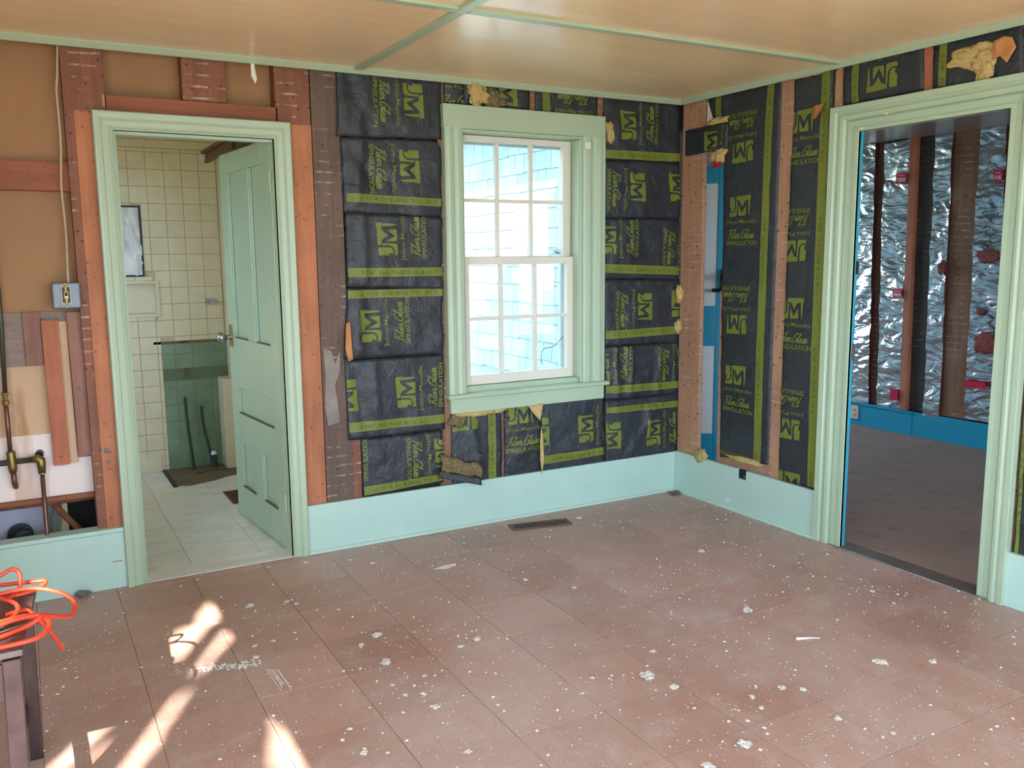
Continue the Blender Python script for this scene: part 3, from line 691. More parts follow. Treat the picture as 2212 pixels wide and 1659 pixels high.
for i in range(-3, 5):
    for j in range(0, 21):
        x0, x1 = -2.577 + i*P_, -2.577 + (i+1)*P_; z0, z1 = -.07 + j*P_, -.07 + (j+1)*P_
        x1 = min(x1, BX1); z1 = min(z1, 2.10); z0 = max(z0, .0)
        if x1 - x0 < .01 or z1-z0 < .005: continue
        if x1 > -2.553 and z0 < .845:
            if z1 <= .86 and x0 > -2.56: continue
            if x0 < -2.553 and z0 < .84: x1 = -2.553
            else: z0 = max(z0, .862)
        if z1-z0 < .01 or x1-x0 < .01: continue
        q = cut(x0, x1, z0, z1)
        if q: MB().box(q[0]+.0012, q[1]-.0012, BY1-.006, BY1+.001, q[2]+.0012, q[3]-.0012).build('wall_tile', M['cream'], wbb, bevel=.0018, seg=1)
G_ = .1125
for i in range(5):
    for j in range(8):
        x0, x1 = -2.588 + i*G_, -2.588 + (i+1)*G_; z0, z1 = -.012 + j*G_, -.012 + (j+1)*G_
        x0 = max(x0, -2.553); x1 = min(x1, BX1); z0 = max(z0, .0); z1 = min(z1, .845)
        if x1-x0 < .01 or z1-z0 < .01: continue
        MB().box(x0+.0012, x1-.0012, BY1-.005, BY1+.001, z0+.0012, z1-.0012).build('wall_tile', M['gtile'], wbb, bevel=.001, seg=1)
MB().box(-2.60, BX1, BY1-.006, BY1, .846, .862).build('tile_edge', M['soil'], wbb)
o = MB().box(-2.552, BX1, BY1-.009, BY1-.004, .60, .68).build('grime_band', M['grime'], wbb); o['label'] = 'brown grimy band across the green tiles'
MB().box(-2.21, BX1, 1.95, BY1, 0, .61).build('ledge', M['cream'], wbb, bevel=.004)
MB().box(-3.0, BX1, BY1-.02, BY1, 2.10, BH).build('cornice', M['cream'], wbb, bevel=.005)
MB().box(-3.0, -2.60, BY1-.012, BY1, .0, .105).build('skirting', M['cream'], wbb, bevel=.003)
# recessed cabinet with a plastic sheet, and the niche under it
t = thing('medicine_cabinet', 'recessed wall cabinet opening covered by crumpled white plastic', 'cabinet', (-2.76, BY1, 1.29))
for (a, b, c, d) in ((-2.905, -2.625, 1.725, 1.737), (-2.905, -2.625, 1.288, 1.300), (-2.637, -2.625, 1.30, 1.725), (-2.905, -2.893, 1.30, 1.725)):
    MB().box(a, b, BY1-.010, BY1-.002, c, d).build('frame', M['dull'], t)
MB().grid(lambda s, v: (-2.90+.27*s, BY1-.006-.012*abs(nz(s*5, v*6, 1.3))-.008*nz(s*11+v*4, v*3, 4), 1.295+.435*v), 24, 34).build('plastic_sheet', M['plastic'], t, smooth=True)
t = struct('trim_3', (-2.72, BY1, 1.04), 'cream framed shallow niche under the cabinet')
for (a, b, c, d) in ((-2.905, -2.545, 1.243, 1.262), (-2.905, -2.545, 1.028, 1.047), (-2.562, -2.545, 1.047, 1.243)):
    MB().box(a, b, BY1-.014, BY1-.001, c, d).build('frame', M['cream'], t, bevel=.003)
MB().box(-2.905, -2.562, BY1+.075, BY1+.084, 1.047, 1.243).build('back', M['cream'], t)
for (a, b, c, d) in ((-2.905, -2.562, 1.047, 1.050), (-2.565, -2.562, 1.050, 1.243), (-2.905, -2.565, 1.240, 1.243)): MB().box(a, b, BY1, BY1+.076, c, d).build('lining', M['cream'], t)
t = thing('towel_bar_bracket', 'small tarnished chrome holder on the bathroom tile', 'holder', (-2.225, BY1-.006, 1.12))
MB().box(-2.262, -2.188, BY1-.012, BY1-.006, 1.095, 1.135).build('plate', M['chrome'], t, bevel=.003)
MB().tube([(-2.255, BY1-.012, 1.115), (-2.255, BY1-.04, 1.115), (-2.195, BY1-.04, 1.115), (-2.195, BY1-.012, 1.115)], .006, 10).build('bar', M['chrome'], t)
MB().box(-2.245, -2.205, BY1-.05, BY1-.02, 1.105, 1.128).build('dish', M['chrome'], t, bevel=.004)
# pipe stubs standing in the bathroom
for (x, zt, lean, lb) in ((-2.43, .49, .02, 'taller dark pipe stub against the green bathroom tiles'), (-2.33, .42, .05, 'shorter dark pipe stub with a white cap ring beside the taller one')):
    t = thing('pipe_stub', lb, 'pipe', (x+lean, BY1-.09, 0), 'pipe stubs in the bathroom')
    MB().tube(catmull([(x+lean, BY1-.09, 0), (x+lean*.4, BY1-.07, zt*.4), (x, BY1-.045, zt*.75), (x, BY1-.03, zt)]), .009, 10).build('pipe', M['rubber'], t, smooth=True)
    if lean > .03:
        MB().cyl((x+lean, BY1-.09, .0), (x+lean, BY1-.09, .09), .020, 14).build('collar', M['rubber'], t); MB().cyl((x+lean, BY1-.09, .09), (x+lean, BY1-.085, .115), .021, 14, .014).build('cap_ring', M['plastic'], t)
t = thing('bathroom_floor_vent', 'small brown floor grille beside the bathroom door', 'floor vent', (-2.24, 1.2, 0))
MB().box(-2.36, -2.14, 1.07, 1.36, .0005, .006).build('frame', M['shelf'], t, bevel=.002)
for k in range(12): MB().box(-2.345, -2.15, 1.085+k*.022, 1.092+k*.022, .006, .009).build('slat', M['shelf'], t)
t = thing('wall_shelf', 'dark stained shelf high on the bathroom wall behind the door', 'shelf', (BX1-.09, 1.3, 2.0))
MB().box(BX1-.16, BX1, .95, 1.75, 2.03, 2.05).build('board', M['shelf'], t); MB().box(BX1-.14, BX1-.12, .95, 1.75, 1.98, 2.03).build('rail', M['shelf'], t)
MB().box(BX1-.165, BX1-.12, 1.72, 1.77, 2.0, 2.03).build('bracket', M['white'], t)
# bathtub end seen through the opened wall
t = thing('bathtub', 'rusty bluish steel bathtub end seen through the opened wall', 'bathtub', (-3.6, .7, 0))
m = MB(); nS = 28
def ring(s, z):     # superellipse section
    out = []
    cx, cy, rx, ry = -3.58, .85, .36*s, .65*s
    for k in range(nS):
        a = k*2*math.pi/nS; c, s_ = math.cos(a), math.sin(a); e = .55
        out.append((cx + rx*math.copysign(abs(c)**e, c), cy + ry*math.copysign(abs(s_)**e, s_), z))
    return out
vs_ = []; lv = [(.80, .05), (.90, .08), (.95, .16), (.98, .28), (1.0, .36)]
for (s, z) in lv: vs_ += ring(s, z)
m.add(vs_, [(i*nS+k, i*nS+(k+1) % nS, (i+1)*nS+(k+1) % nS, (i+1)*nS+k) for i in range(len(lv)-1) for k in range(nS)] + [tuple(range(nS))]); m.build('basin', M['tub'], t, smooth=True)
MB().box(-4.0, -3.075, .155, .215, .362, .392).build('rim', M['rust'], t, bevel=.008)
MB().box(-4.0, -3.10, .215, 1.55, .372, .390).build('rim', M['tub'], t, bevel=.006)
fx, fz = -3.408, .238
MB().cyl((fx, .215, fz), (fx, .18, fz), .050, 24).build('overflow_ring', M['dull'], t, bevel=.004)
MB().cyl((fx+.004, .185, fz-.004), (fx+.012, .165, fz-.012), .040, 24).build('overflow_plug', M['rubber'], t, bevel=.006)
tag(MB().tube([(-3.272, .20, .352), (-3.235, .19, .30), (-3.14, .17, .17), (-3.09, .16, .10)], .014, 12).build('overflow_pipe', M['rust'], origin=(-3.09, .16, .10)), 'rusty slanting pipe crossing the dark gap beside the tub', 'pipe')
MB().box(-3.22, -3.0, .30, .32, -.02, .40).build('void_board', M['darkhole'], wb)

# ================================================================ next room
ff = tag(MB().box(.055, FARX, FARR, FARN, -.05, -.003).build('floor_next_room', M['farfloor'], origin=(1.3, 0, -.003)), 'worn dark floor of the next room', kind='structure')
for (a, b, c, d) in ((.058, FARX-.01, .004, 2.0), (.058, 1.30, -1.24, -.001), (1.304, FARX-.01, -1.24, -.001), (.10, FARX-.01, -3.0, -1.244)):
    MB().box(a, b, c, d, -.003, .0).build('floor_sheet', M['farfloor'], ff)
tag(MB().box(.113, FARX+.1, FARR, FARN, 2.24, 2.30).build('ceiling_next_room', M['farceil']), 'glossy grey ceiling of the next room', kind='structure')
wall_with_hole('wall_next_room_rear', 'y', FARR-.12, FARR, .1, FARX+.12, -.05, 2.42, WIN_FAR, M['plaster'], None)
wall_with_hole('wall_next_room_end', 'y', FARN, FARN+.1, .1, FARX+.12, -.05, 2.42, WIN_FARN, M['plaster'], None)
wf = struct('wall_far', (FARX, 0, 0), 'stripped far wall of the next room with studs and foil batts')
MB().box(FARX+.10, FARX+.14, FARR, FARN, -.05, 2.42).build('sheathing', M['black_wood'], wf)
MB().box(FARX, FARX+.10, FARR, FARN, -.05, .12).build('sole_plate', M['brown'], wf)
for (u0, u1, mt, d0, lb) in ((-.735, -.655, 'brown', .02, 'narrow brown stud between the two left foil batts'), (-.425, -.367, 'lath', -.03, 'reddish batten in front of the dark stud'), (-.368, -.215, 'black_wood', .012, 'broad blackened stud'), (-.085, .125, 'brown', .004, 'broad brown post'), (.315, .41, 'brown', .0, None), (-1.2, -1.1, 'brown', 0, None), (-1.62, -1.52, 'brown', 0, None), (.72, .80, 'brown', 0, None), (1.12, 1.2, 'brown', 0, None)):
    stud(FF, u0, u1, .19, 2.24, M[mt], wf, d0=d0, d1=.1, label=lb, du=.035)
o = stud(FF, .16, .25, .33, .95, M['brown'], wf, name='brace', d0=-.012, d1=.03, du=.26); o['label'] = 'slanting brown brace'
bf = struct('baseboard_far', (FARX, 0, 0), 'blue baseboard of the next room')
MB().box(FARX-.02, FARX+.004, -.6, .28, 0, .185).build('board', M['blue'], bf, bevel=.002)
MB().box(FARX-.024, FARX+.004, .28, FARN, 0, .185).build('board', M['blue'], bf, bevel=.002)
MB().box(FARX-.02, FARX+.004, FARR, -.6, 0, .185).build('board', M['blue'], bf, bevel=.002)
MB().box(FARX-.034, FARX, .28, FARN, .172, .188).build('cap_strip', M['blue'], bf)
t = thing('wall_outlet', 'small ivory outlet on the blue baseboard', 'outlet', (FARX-.024, .80, .11))
MB().box(FARX-.034, FARX-.024, .765, .835, .05, .16).build('plate', M['ivory'], t, bevel=.003)
for z in (.085, .125): MB().box(FARX-.038, FARX-.034, .785, .815, z-.012, z+.012).build('socket', M['cable'], t, bevel=.003)
# blue door with white panels, ajar in the next room
hx, hy = .135, .76; ca, sa_ = math.cos(R(-40)), math.sin(R(-40))
d2 = struct('door_2', (hx, hy, 0), 'blue door with white panels seen through the open stud bay')
def D2(s, z, o): return (hx + ca*s + sa_*o, hy + sa_*s - ca*o, z)       # o out of the face towards the camera
def d2box(s0, s1, z0, z1, o0, o1, nm, mt, bev=.003, parent=None):
    return MB().hexa([D2(s0, z0, o1), D2(s1, z0, o1), D2(s1, z1, o1), D2(s0, z1, o1), D2(s0, z0, o0), D2(s1, z0, o0), D2(s1, z1, o0), D2(s0, z1, o0)]).build(nm, mt, parent or d2, bevel=bev)
for (a, b, c, d) in ((.0, .10, .01, 1.95), (.63, .73, .01, 1.95)): d2box(a, b, c, d, -.035, 0, 'stile', M['blue'])
for (c, d) in ((.01, .21), (.80, 1.06), (1.845, 1.95)): d2box(.10, .63, c, d, -.035, 0, 'rail', M['blue'])
for (c, d) in ((.21, .80), (1.06, 1.845)): d2box(.10, .63, c, d, -.026, -.008, 'panel', M['white'])
rl = d2box(.655, .735, 1.17, 1.30, 0, .03, 'rim_lock', M['dull'])
MB().tube([D2(.60, 1.165, .035), D2(.74, 1.165, .035)], .012, 10).build('latch_bar', M['dull'], rl)
c = Vector(D2(.67, 1.25, .03)); nn = Vector((sa_, -ca, 0)); MB().tube([c, c+nn*.02, c+nn*.03, c+nn*.05, c+nn*.06], [.008, .008, .022, .024, .012], 14).build('knob', M['dull'], rl, smooth=True)
BATTS=[
 ('B','b1',[(-1.998, 2.259), (-1.475, 2.252), (-1.48, 1.961), (-2.006, 1.949)],[(-1.627, 2.131, -90)],[]),
 ('B','b2',[(-1.989, 1.946), (-1.48, 1.959), (-1.489, 1.588), (-1.987, 1.607)],[(-1.654, 1.826, -90)],[[(-1.97, 1.694), (-1.487, 1.678), (-1.487, 1.64), (-1.971, 1.654)]]),
 ('B','b3',[(-1.98, 1.605), (-1.489, 1.588), (-1.492, 1.239), (-1.982, 1.26)],[(-1.781, 1.484, 90)],[[(-1.979, 1.349), (-1.487, 1.346), (-1.488, 1.303), (-1.98, 1.306)]]),
 ('B','b4',[(-1.982, 1.256), (-1.492, 1.243), (-1.494, 0.914), (-2.014, 0.918)],[(-1.879, 1.074, 90)],[[(-1.983, 1.245), (-1.492, 1.243), (-1.493, 1.204), (-1.984, 1.206)]]),
 ('B','b5',[(-2.009, 0.913), (-1.494, 0.909), (-1.496, 0.529), (-2.004, 0.526)],[(-1.707, 0.74, 90), (-2.004, 0.743, -90)],[[(-2.012, 0.613), (-1.491, 0.607), (-1.492, 0.564), (-2.009, 0.565)]]),
 ('B','b6',[(-1.941, 0.523), (-1.509, 0.523), (-1.51, 0.249), (-1.939, 0.233)],[(-1.507, 0.408, -90), (-2.117, 0.408, 90)],[[(-1.942, 0.287), (-1.509, 0.298), (-1.51, 0.263), (-1.941, 0.243)]]),
 ('B','r1',[(-0.521, 2.258), (0.004, 2.244), (0.008, 1.918), (-0.519, 1.906)],[(-0.363, 2.098, 90)],[[(-0.519, 1.962), (0.01, 1.965), (0.011, 1.916), (-0.519, 1.918)]]),
 ('B','r2',[(-0.519, 1.903), (0.008, 1.916), (0.016, 1.599), (-0.517, 1.6)],[(-0.295, 1.768, -90), (-0.02, 1.776, 90)],[]),
 ('B','r3',[(-0.517, 1.598), (0.016, 1.596), (0.02, 1.252), (-0.514, 1.268)],[(-0.488, 1.481, 90), (0.095, 1.449, -90)],[[(-0.515, 1.35), (0.022, 1.327), (0.023, 1.279), (-0.515, 1.301)]]),
 ('B','r4',[(-0.514, 1.266), (0.02, 1.249), (0.025, 0.889), (-0.506, 0.893)],[(-0.235, 1.104, -90), (0.01, 1.115, 90)],[[(-0.512, 0.979), (0.027, 0.984), (0.028, 0.938), (-0.512, 0.932)]]),
 ('B','r5',[(-0.506, 0.89), (0.025, 0.886), (0.029, 0.579), (-0.497, 0.588)],[(-0.524, 0.776, 90), (0.069, 0.776, -90)],[[(-0.504, 0.668), (0.031, 0.657), (0.032, 0.615), (-0.504, 0.625)]]),
 ('B','r6',[(-0.497, 0.585), (0.029, 0.577), (0.03, 0.225), (-0.494, 0.207)],[(-0.163, 0.368, 90), (-0.448, 0.377, -90)],[[(-0.497, 0.545), (0.03, 0.54), (0.031, 0.501), (-0.496, 0.511)]]),
 ('B','w1',[(-1.457, 0.623), (-1.166, 0.633), (-1.166, 0.201), (-1.461, 0.193)],[(-1.39, 0.561, 180)],[[(-1.251, 0.641), (-1.205, 0.641), (-1.203, 0.196), (-1.25, 0.193)]]),
 ('B','w2',[(-1.147, 0.631), (-0.927, 0.641), (-0.923, 0.22), (-1.149, 0.204)],[(-1.052, 0.563, 0)],[]),
 ('B','w3',[(-0.921, 0.631), (-0.51, 0.631), (-0.504, 0.213), (-0.918, 0.214)],[(-0.635, 0.441, 90), (-0.925, 0.45, -90)],[[(-0.917, 0.318), (-0.505, 0.319), (-0.504, 0.276), (-0.917, 0.269)]]),
 ('B','t1',[(-1.463, 2.259), (-1.356, 2.253), (-1.359, 2.135), (-1.463, 2.136)],[(-1.41, 2.296, 0)],[]),
 ('B','t2',[(-1.356, 2.253), (-0.978, 2.245), (-0.979, 2.131), (-1.359, 2.131)],[(-1.111, 2.223, -90)],[]),
 ('B','t3',[(-0.945, 2.248), (-0.56, 2.243), (-0.56, 2.131), (-0.946, 2.133)],[(-0.707, 2.06, 180)],[[(-0.904, 2.249), (-0.859, 2.248), (-0.859, 2.125), (-0.904, 2.127)]]),
 ('R','A',[(0.338, 2.267), (0.731, 2.25), (0.727, 0.304), (0.369, 0.273)],[(0.485, 1.921, 180), (0.479, 1.646, 0), (0.478, 1.023, 180), (0.481, 0.75, 0), (0.502, 0.114, 180)],[[(0.642, 2.257), (0.688, 2.256), (0.678, 0.297), (0.624, 0.293)]]),
 ('R','B',[(0.82, 2.239), (1.043, 2.247), (1.06, 0.25), (0.8, 0.241)],[(0.873, 2.025, 0), (0.859, 1.409, 180), (0.859, 1.128, 0), (0.862, 0.518, 180), (0.875, 0.246, 0)],[[(0.987, 2.245), (1.035, 2.246), (1.054, 0.249), (0.996, 0.249)]]),
 ('R','C',[(1.103, 2.248), (1.505, 2.25), (1.518, 2.061), (1.113, 2.062)],[(1.319, 2.148, 180)],[[(1.156, 2.246), (1.194, 2.247), (1.2, 2.061), (1.162, 2.061)]]),
 ('R','D',[(1.552, 2.249), (1.92, 2.258), (1.936, 2.045), (1.565, 2.061)],[],[[(1.585, 2.25), (1.62, 2.249), (1.625, 2.06), (1.59, 2.061)]]),
]

# ================================================================ printed black insulation batts
_tc = {}
def text_geo(body, bold=0.0):
    key = (body, bold)
    if key in _tc: return _tc[key]
    cu = bpy.data.curves.new('lettering', 'FONT'); cu.body = body; cu.size = 1; cu.resolution_u = 2; cu.offset = bold; cu.fill_mode = 'FRONT'
    ob = bpy.data.objects.new('lettering', cu); me = bpy.data.meshes.new_from_object(ob)
    vs_ = [(v.co.x, v.co.y) for v in me.vertices]; fs_ = [tuple(p.vertices) for p in me.polygons]
    x0 = min(v[0] for v in vs_); x1 = max(v[0] for v in vs_)
    vs_ = [((x-(x0+x1)/2)/(x1-x0), y) for x, y in vs_]                   # width 1, centred; y still in font units
    bpy.data.objects.remove(ob); bpy.data.curves.remove(cu); bpy.data.meshes.remove(me)
    _tc[key] = (vs_, fs_, x1-x0); return _tc[key]
def text2d(body, cx, base, width, cap, bold=0.0):
    vs_, fs_, w0 = text_geo(body, bold); k = cap/.72
    return [(cx+x*width, base+y*k) for x, y in vs_], fs_
SCRIPT = [[(.30,1.0),(.22,.5),(.12,.05),(.0,-.08)], [(.0,.80),(.14,.97),(.4,.95),(.66,1.02)], [(.06,.5),(.40,.54)],
          [(.50,.45),(.47,.12),(.56,0),(.68,.15),(.84,.7),(.92,.98),(.84,.98),(.78,.35),(.84,.03),(.98,.08),(1.04,.34),(.98,.44),(1.12,.34)],
          [(1.08,.18),(1.22,.26),(1.30,.42),(1.22,.48),(1.13,.26),(1.20,.02),(1.34,.08),(1.46,.32),(1.50,.5),(1.54,.40),(1.63,.42),(1.62,.12),(1.70,.0),(1.84,.14)], [(.54,.66),(.56,.72)],
          [(2.56,.80),(2.46,1.0),(2.24,.95),(2.02,.58),(2.02,.14),(2.22,.0),(2.42,.18),(2.52,.48),(2.28,.46)],
          [(2.56,.06),(2.74,.7),(2.84,.98),(2.76,.98),(2.70,.25),(2.76,.0),(2.90,.14)],
          [(3.14,.45),(2.98,.44),(2.90,.18),(2.98,.02),(3.10,.2),(3.15,.45),(3.12,.1),(3.20,.02),(3.34,.24),(3.44,.52),(3.50,.24),(3.44,.02),(3.32,.06)],
          [(3.46,.03),(3.58,.20),(3.70,.52),(3.76,.24),(3.70,.02),(3.56,.06)], [(3.72,.02),(3.90,.14)]]
def script2d(cx, base, width, h):
    vs_ = []; fs_ = []
    for st in SCRIPT:
        pts = [Vector((x + .32*y, y, 0)) for x, y in st]; pts = catmull([p for p in pts], 3) if len(pts) > 2 else pts
        n = len(pts); o = len(vs_)
        for i, p in enumerate(pts):
            t = (pts[min(i+1, n-1)] - pts[max(i-1, 0)]); t.normalize(); nn = Vector((-t.y, t.x, 0))*.062
            vs_ += [(p+nn)[:2], (p-nn)[:2]]
        for i in range(n-1): fs_.append((o+2*i, o+2*i+1, o+2*i+3, o+2*i+2))
    return [(cx + (x/4.1-.5)*width, base + y*h) for x, y in vs_], fs_
LOGO = [[(.02,.94),(.21,.95),(.245,.90),(.25,.45),(.235,.33),(.17,.24),(.09,.225),(.03,.27),(.08,.36),(.06,.44),(.0,.46),(.0,.90)],
        [(.0,.20),(.07,.165),(.17,.18),(.26,.26),(.305,.40),(.305,.74),(.37,.745),(.362,.12),(.34,.03),(.28,.0),(.03,.0),(.0,.04)],
        [(.315,.78),(.455,.77),(.505,.70),(.605,.45),(.73,.70),(.80,.765),(1.0,.79),(1.0,.98),(.98,1.0),(.335,.97),(.315,.94)],
        [(.432,.57),(.59,.13),(.775,.53),(.80,.09),(.765,.03),(.46,.03),(.425,.10)],
        [(.88,.765),(.98,.775),(.955,.06),(.935,.03),(.91,.06)]]
def logo2d(w, h):
    vs_ = []; fs_ = []
    for poly in LOGO:
        o = len(vs_); vs_ += [((x-.5)*w, (y-.5)*h) for x, y in poly]; fs_.append(tuple(range(o, o+len(poly))))
    return vs_, fs_
def clip_mesh(vs_, fs_, quad, maxlen=None):
    """clip a flat print to the convex outline of its batt; returns verts, faces"""
    bm = bmesh.new(); bv = [bm.verts.new((x, y, 0)) for x, y in vs_]
    for f in fs_:
        try: bm.faces.new([bv[i] for i in f])
        except ValueError: pass
    cx = sum(p[0] for p in quad)/4; cy = sum(p[1] for p in quad)/4
    if maxlen:
        bmesh.ops.triangulate(bm, faces=bm.faces[:])
        for _ in range(3):
            ed = [e for e in bm.edges if e.calc_length() > maxlen]
            if not ed: break
            bmesh.ops.subdivide_edges(bm, edges=ed, cuts=1, use_grid_fill=False); bmesh.ops.triangulate(bm, faces=[f for f in bm.faces if len(f.verts) > 3])
    for i in range(4):
        a = Vector((*quad[i], 0)); b = Vector((*quad[(i+1) % 4], 0)); t = b-a; n_ = Vector((t.y, -t.x, 0)).normalized()
        if n_.dot(Vector((cx, cy, 0))-a) > 0: n_ = -n_
        bmesh.ops.bisect_plane(bm, geom=bm.verts[:]+bm.edges[:]+bm.faces[:], plane_co=a-n_*.003, plane_no=n_, clear_outer=True)
    bm.verts.index_update(); out = [(v.co.x, v.co.y) for v in bm.verts], [tuple(v.index for v in f.verts) for f in bm.faces]; bm.free(); return out
def make_batt(fr, quad, stamps, stripes, label, group, seed, d0=.014, wr_=.006, name='insulation_batt', depth=.06, extra=None, creases=()):
    TL, TR, BR, BL = [Vector(p) for p in quad]
    us = [p[0] for p in quad]; vs2 = [p[1] for p in quad]; u0, u1, v0, v1 = min(us), max(us), min(vs2), max(vs2)
    def hgt(u, v):
        a = min(1, max(0, (u-u0)/(u1-u0))); b = min(1, max(0, (v-v0)/(v1-v0)))
        pil = (max(0, 4*a*(1-a))**.4)*(max(0, 4*b*(1-b))**.4)*.010
        w = wr_*(nz(u*7+seed, v*7, seed*1.7) + .8*(abs(nz(u*13, v*13, seed*2.3))*2-.6)*.7)
        for (cu, cv, cu2, cv2, amp, wd) in creases:
            A = Vector((cu, cv)); Bv = Vector((cu2, cv2)); Pt = Vector((u, v)); t = max(0, min(1, (Pt-A).dot(Bv-A)/max(1e-6, (Bv-A).length_squared))); w += amp*math.exp(-((Pt-(A+(Bv-A)*t)).length/wd)**2)
        return d0 - pil - w
    root = thing(name, label, 'insulation', fr((u0+u1)/2, v0, d0), group)
    wu = ((TR-TL).length + (BR-BL).length)/2; hv = ((BL-TL).length + (BR-TR).length)/2
    nu = max(8, int(wu/.016)); nv = max(6, int(hv/.016))
    def P(s, t):
        p = (TL*(1-s)+TR*s)*(1-t) + (BL*(1-s)+BR*s)*t
        ed = min(s, 1-s, t, 1-t)
        if ed < .02: p = p + Vector((nz(p.x*30, p.y*30, seed)*.004, nz(p.x*30, p.y*30, seed+9)*.004))
        return p
    m = MB(); m.grid(lambda s, t: fr(P(s, t).x, P(s, t).y, hgt(P(s, t).x, P(s, t).y)), nu, nv)
    # folded-back rim so the paper has an edge
    ringi = [i for i in range(nu+1)] + [j*(nu+1)+nu for j in range(1, nv+1)] + [nv*(nu+1)+i for i in range(nu-1, -1, -1)] + [j*(nu+1) for j in range(nv-1, 0, -1)]
    base = len(m.v); ctr = Vector(fr(0, 0, 1)) - Vector(fr(0, 0, 0))
    for i in ringi: m.v.append(tuple(Vector(m.v[i]) + ctr*.012))
    L = len(ringi)
    for k in range(L): m.f.append((ringi[k], ringi[(k+1) % L], base+(k+1) % L, base+k))
    m.build('paper_facing', M['paper'], root, smooth=True)
    ctr_ = (TL+TR+BR+BL)/4; ins = .014
    qi = [p + Vector((math.copysign(min(ins, abs(ctr_.x-p.x)*.5), ctr_.x-p.x), math.copysign(min(ins, abs(ctr_.y-p.y)*.5), ctr_.y-p.y))) for p in (BL, BR, TR, TL)]
    MB().hexa([fr(p.x, p.y, d0+.010) for p in qi] + [fr(p.x, p.y, d0+depth) for p in qi]).build('fiber_core', M['fiber'], root)
    def put(vs_, fs_, nm, mat, off, kind=None):
        if not fs_: return
        tag(MB().add([fr(u, v, hgt(u, v)-off) for u, v in vs_], fs_).build(nm, mat, root, smooth=True), kind=kind)
    for st in stripes:
        a, b, c, d = [Vector(p) for p in st]; L1 = max((b-a).length, (d-a).length); n1 = max(2, int((b-a).length/.014)); n2 = max(2, int((d-a).length/.014))
        vs_ = [((a*(1-i/n1)+b*i/n1)*(1-j/n2) + (d*(1-i/n1)+c*i/n1)*j/n2)[:] for j in range(n2+1) for i in range(n1+1)]
        fs_ = [(j*(n1+1)+i, j*(n1+1)+i+1, (j+1)*(n1+1)+i+1, (j+1)*(n1+1)+i) for j in range(n2) for i in range(n1)]
        put(*clip_mesh(vs_, fs_, quad), 'printed_stripe', M['print'], .0022)
        # FUL-THIK marking along the stripe
        vert = (d-a).length > (b-a).length; tv = []; tf = []
        L_ = (d-a).length if vert else (b-a).length; wdt = (b-a).length if vert else (d-a).length; k = 0
        while .06 + k*.62 < L_:
            tv = []; tf = []
            bv, bf_ = text2d('3-7/8"  FUL-THIK R-13. R-11  *', 0, -.012, .40, .020)
            cpos = .26 + k*.62
            for x, y in bv:
                if vert: q_ = a + (d-a).normalized()*(cpos+x) + (b-a).normalized()*(wdt*.5 + y)
                else: q_ = (a+(b-a).normalized()*(cpos+x) + (d-a).normalized()*(wdt*.5 - y)) if seed % 2 else (a+(b-a).normalized()*(cpos-x) + (d-a).normalized()*(wdt*.5 + y))
                tv.append(q_[:])
            put(*clip_mesh(tv, list(bf_), quad), 'stripe_lettering', M['stripetext'], .0032, 'stuff'); k += 1
    for (su, sv, ang) in stamps:
        c, s = math.cos(R(ang)), math.sin(R(ang)); tr = lambda pts: [(su + x*c - y*s, sv + x*s + y*c) for x, y in pts]
        v_, f_ = logo2d(.155, .107); put(*clip_mesh(tr(v_), f_, quad, .022), 'printed_logo', M['print'], .0022)
        lv = []; lf = []
        for v_, f_ in (text2d('Johns-Manville', .010, -.0915, .228, .0225, .006), script2d(.016, -.168, .200, .046), text2d('SPINSULATION', .018, -.2035, .227, .0235, .022)):
            o_ = len(lv); lv += tr(v_); lf += [tuple(i+o_ for i in f) for f in f_]
        put(*clip_mesh(lv, lf, quad), 'printed_lettering', M['print'], .0022, 'stuff')
    return root
LABELS = {
 'b1': 'black printed insulation batt at the ceiling between dark plank and window, topmost of six',
 'b2': 'second black printed batt from the ceiling between dark plank and window',
 'b3': 'third black printed batt from the ceiling between dark plank and window',
 'b4': 'fourth black printed batt between dark plank and window, stripe along its top',
 'b5': 'fifth black printed batt between dark plank and window, half a logo on its left edge',
 'b6': 'lowest black printed batt between dark plank and window, just above the baseboard',
 'r1': 'black printed batt under the ceiling between window and room corner, topmost of six',
 'r2': 'second black printed batt from the ceiling between window and room corner, without stripe',
 'r3': 'third black printed batt from the ceiling between window and room corner',
 'r4': 'fourth black printed batt from the ceiling between window and room corner',
 'r5': 'fifth black printed batt between window and room corner, level with the window stool',
 'r6': 'lowest black printed batt between window and room corner, stripe along its top',
 'w1': 'black batt under the left part of the window with an upright green stripe',
 'w2': 'narrow black batt under the middle of the window with upright lettering',
 'w3': 'black batt under the right part of the window with a stripe near the baseboard',
 't1': 'tiny black batt scrap over the left corner of the window casing',
 't2': 'black batt over the window with yellow fiberglass bursting out',
 't3': 'black batt over the right half of the window with upside-down lettering',
 'A': 'tall black printed batt left of the bare stud on the right wall',
 'B': 'tall black printed batt between the bare stud and the right doorway casing',
 'C': 'black batt over the left part of the right doorway with an upside-down logo',
 'D': 'torn black batt over the right part of the right doorway',
}
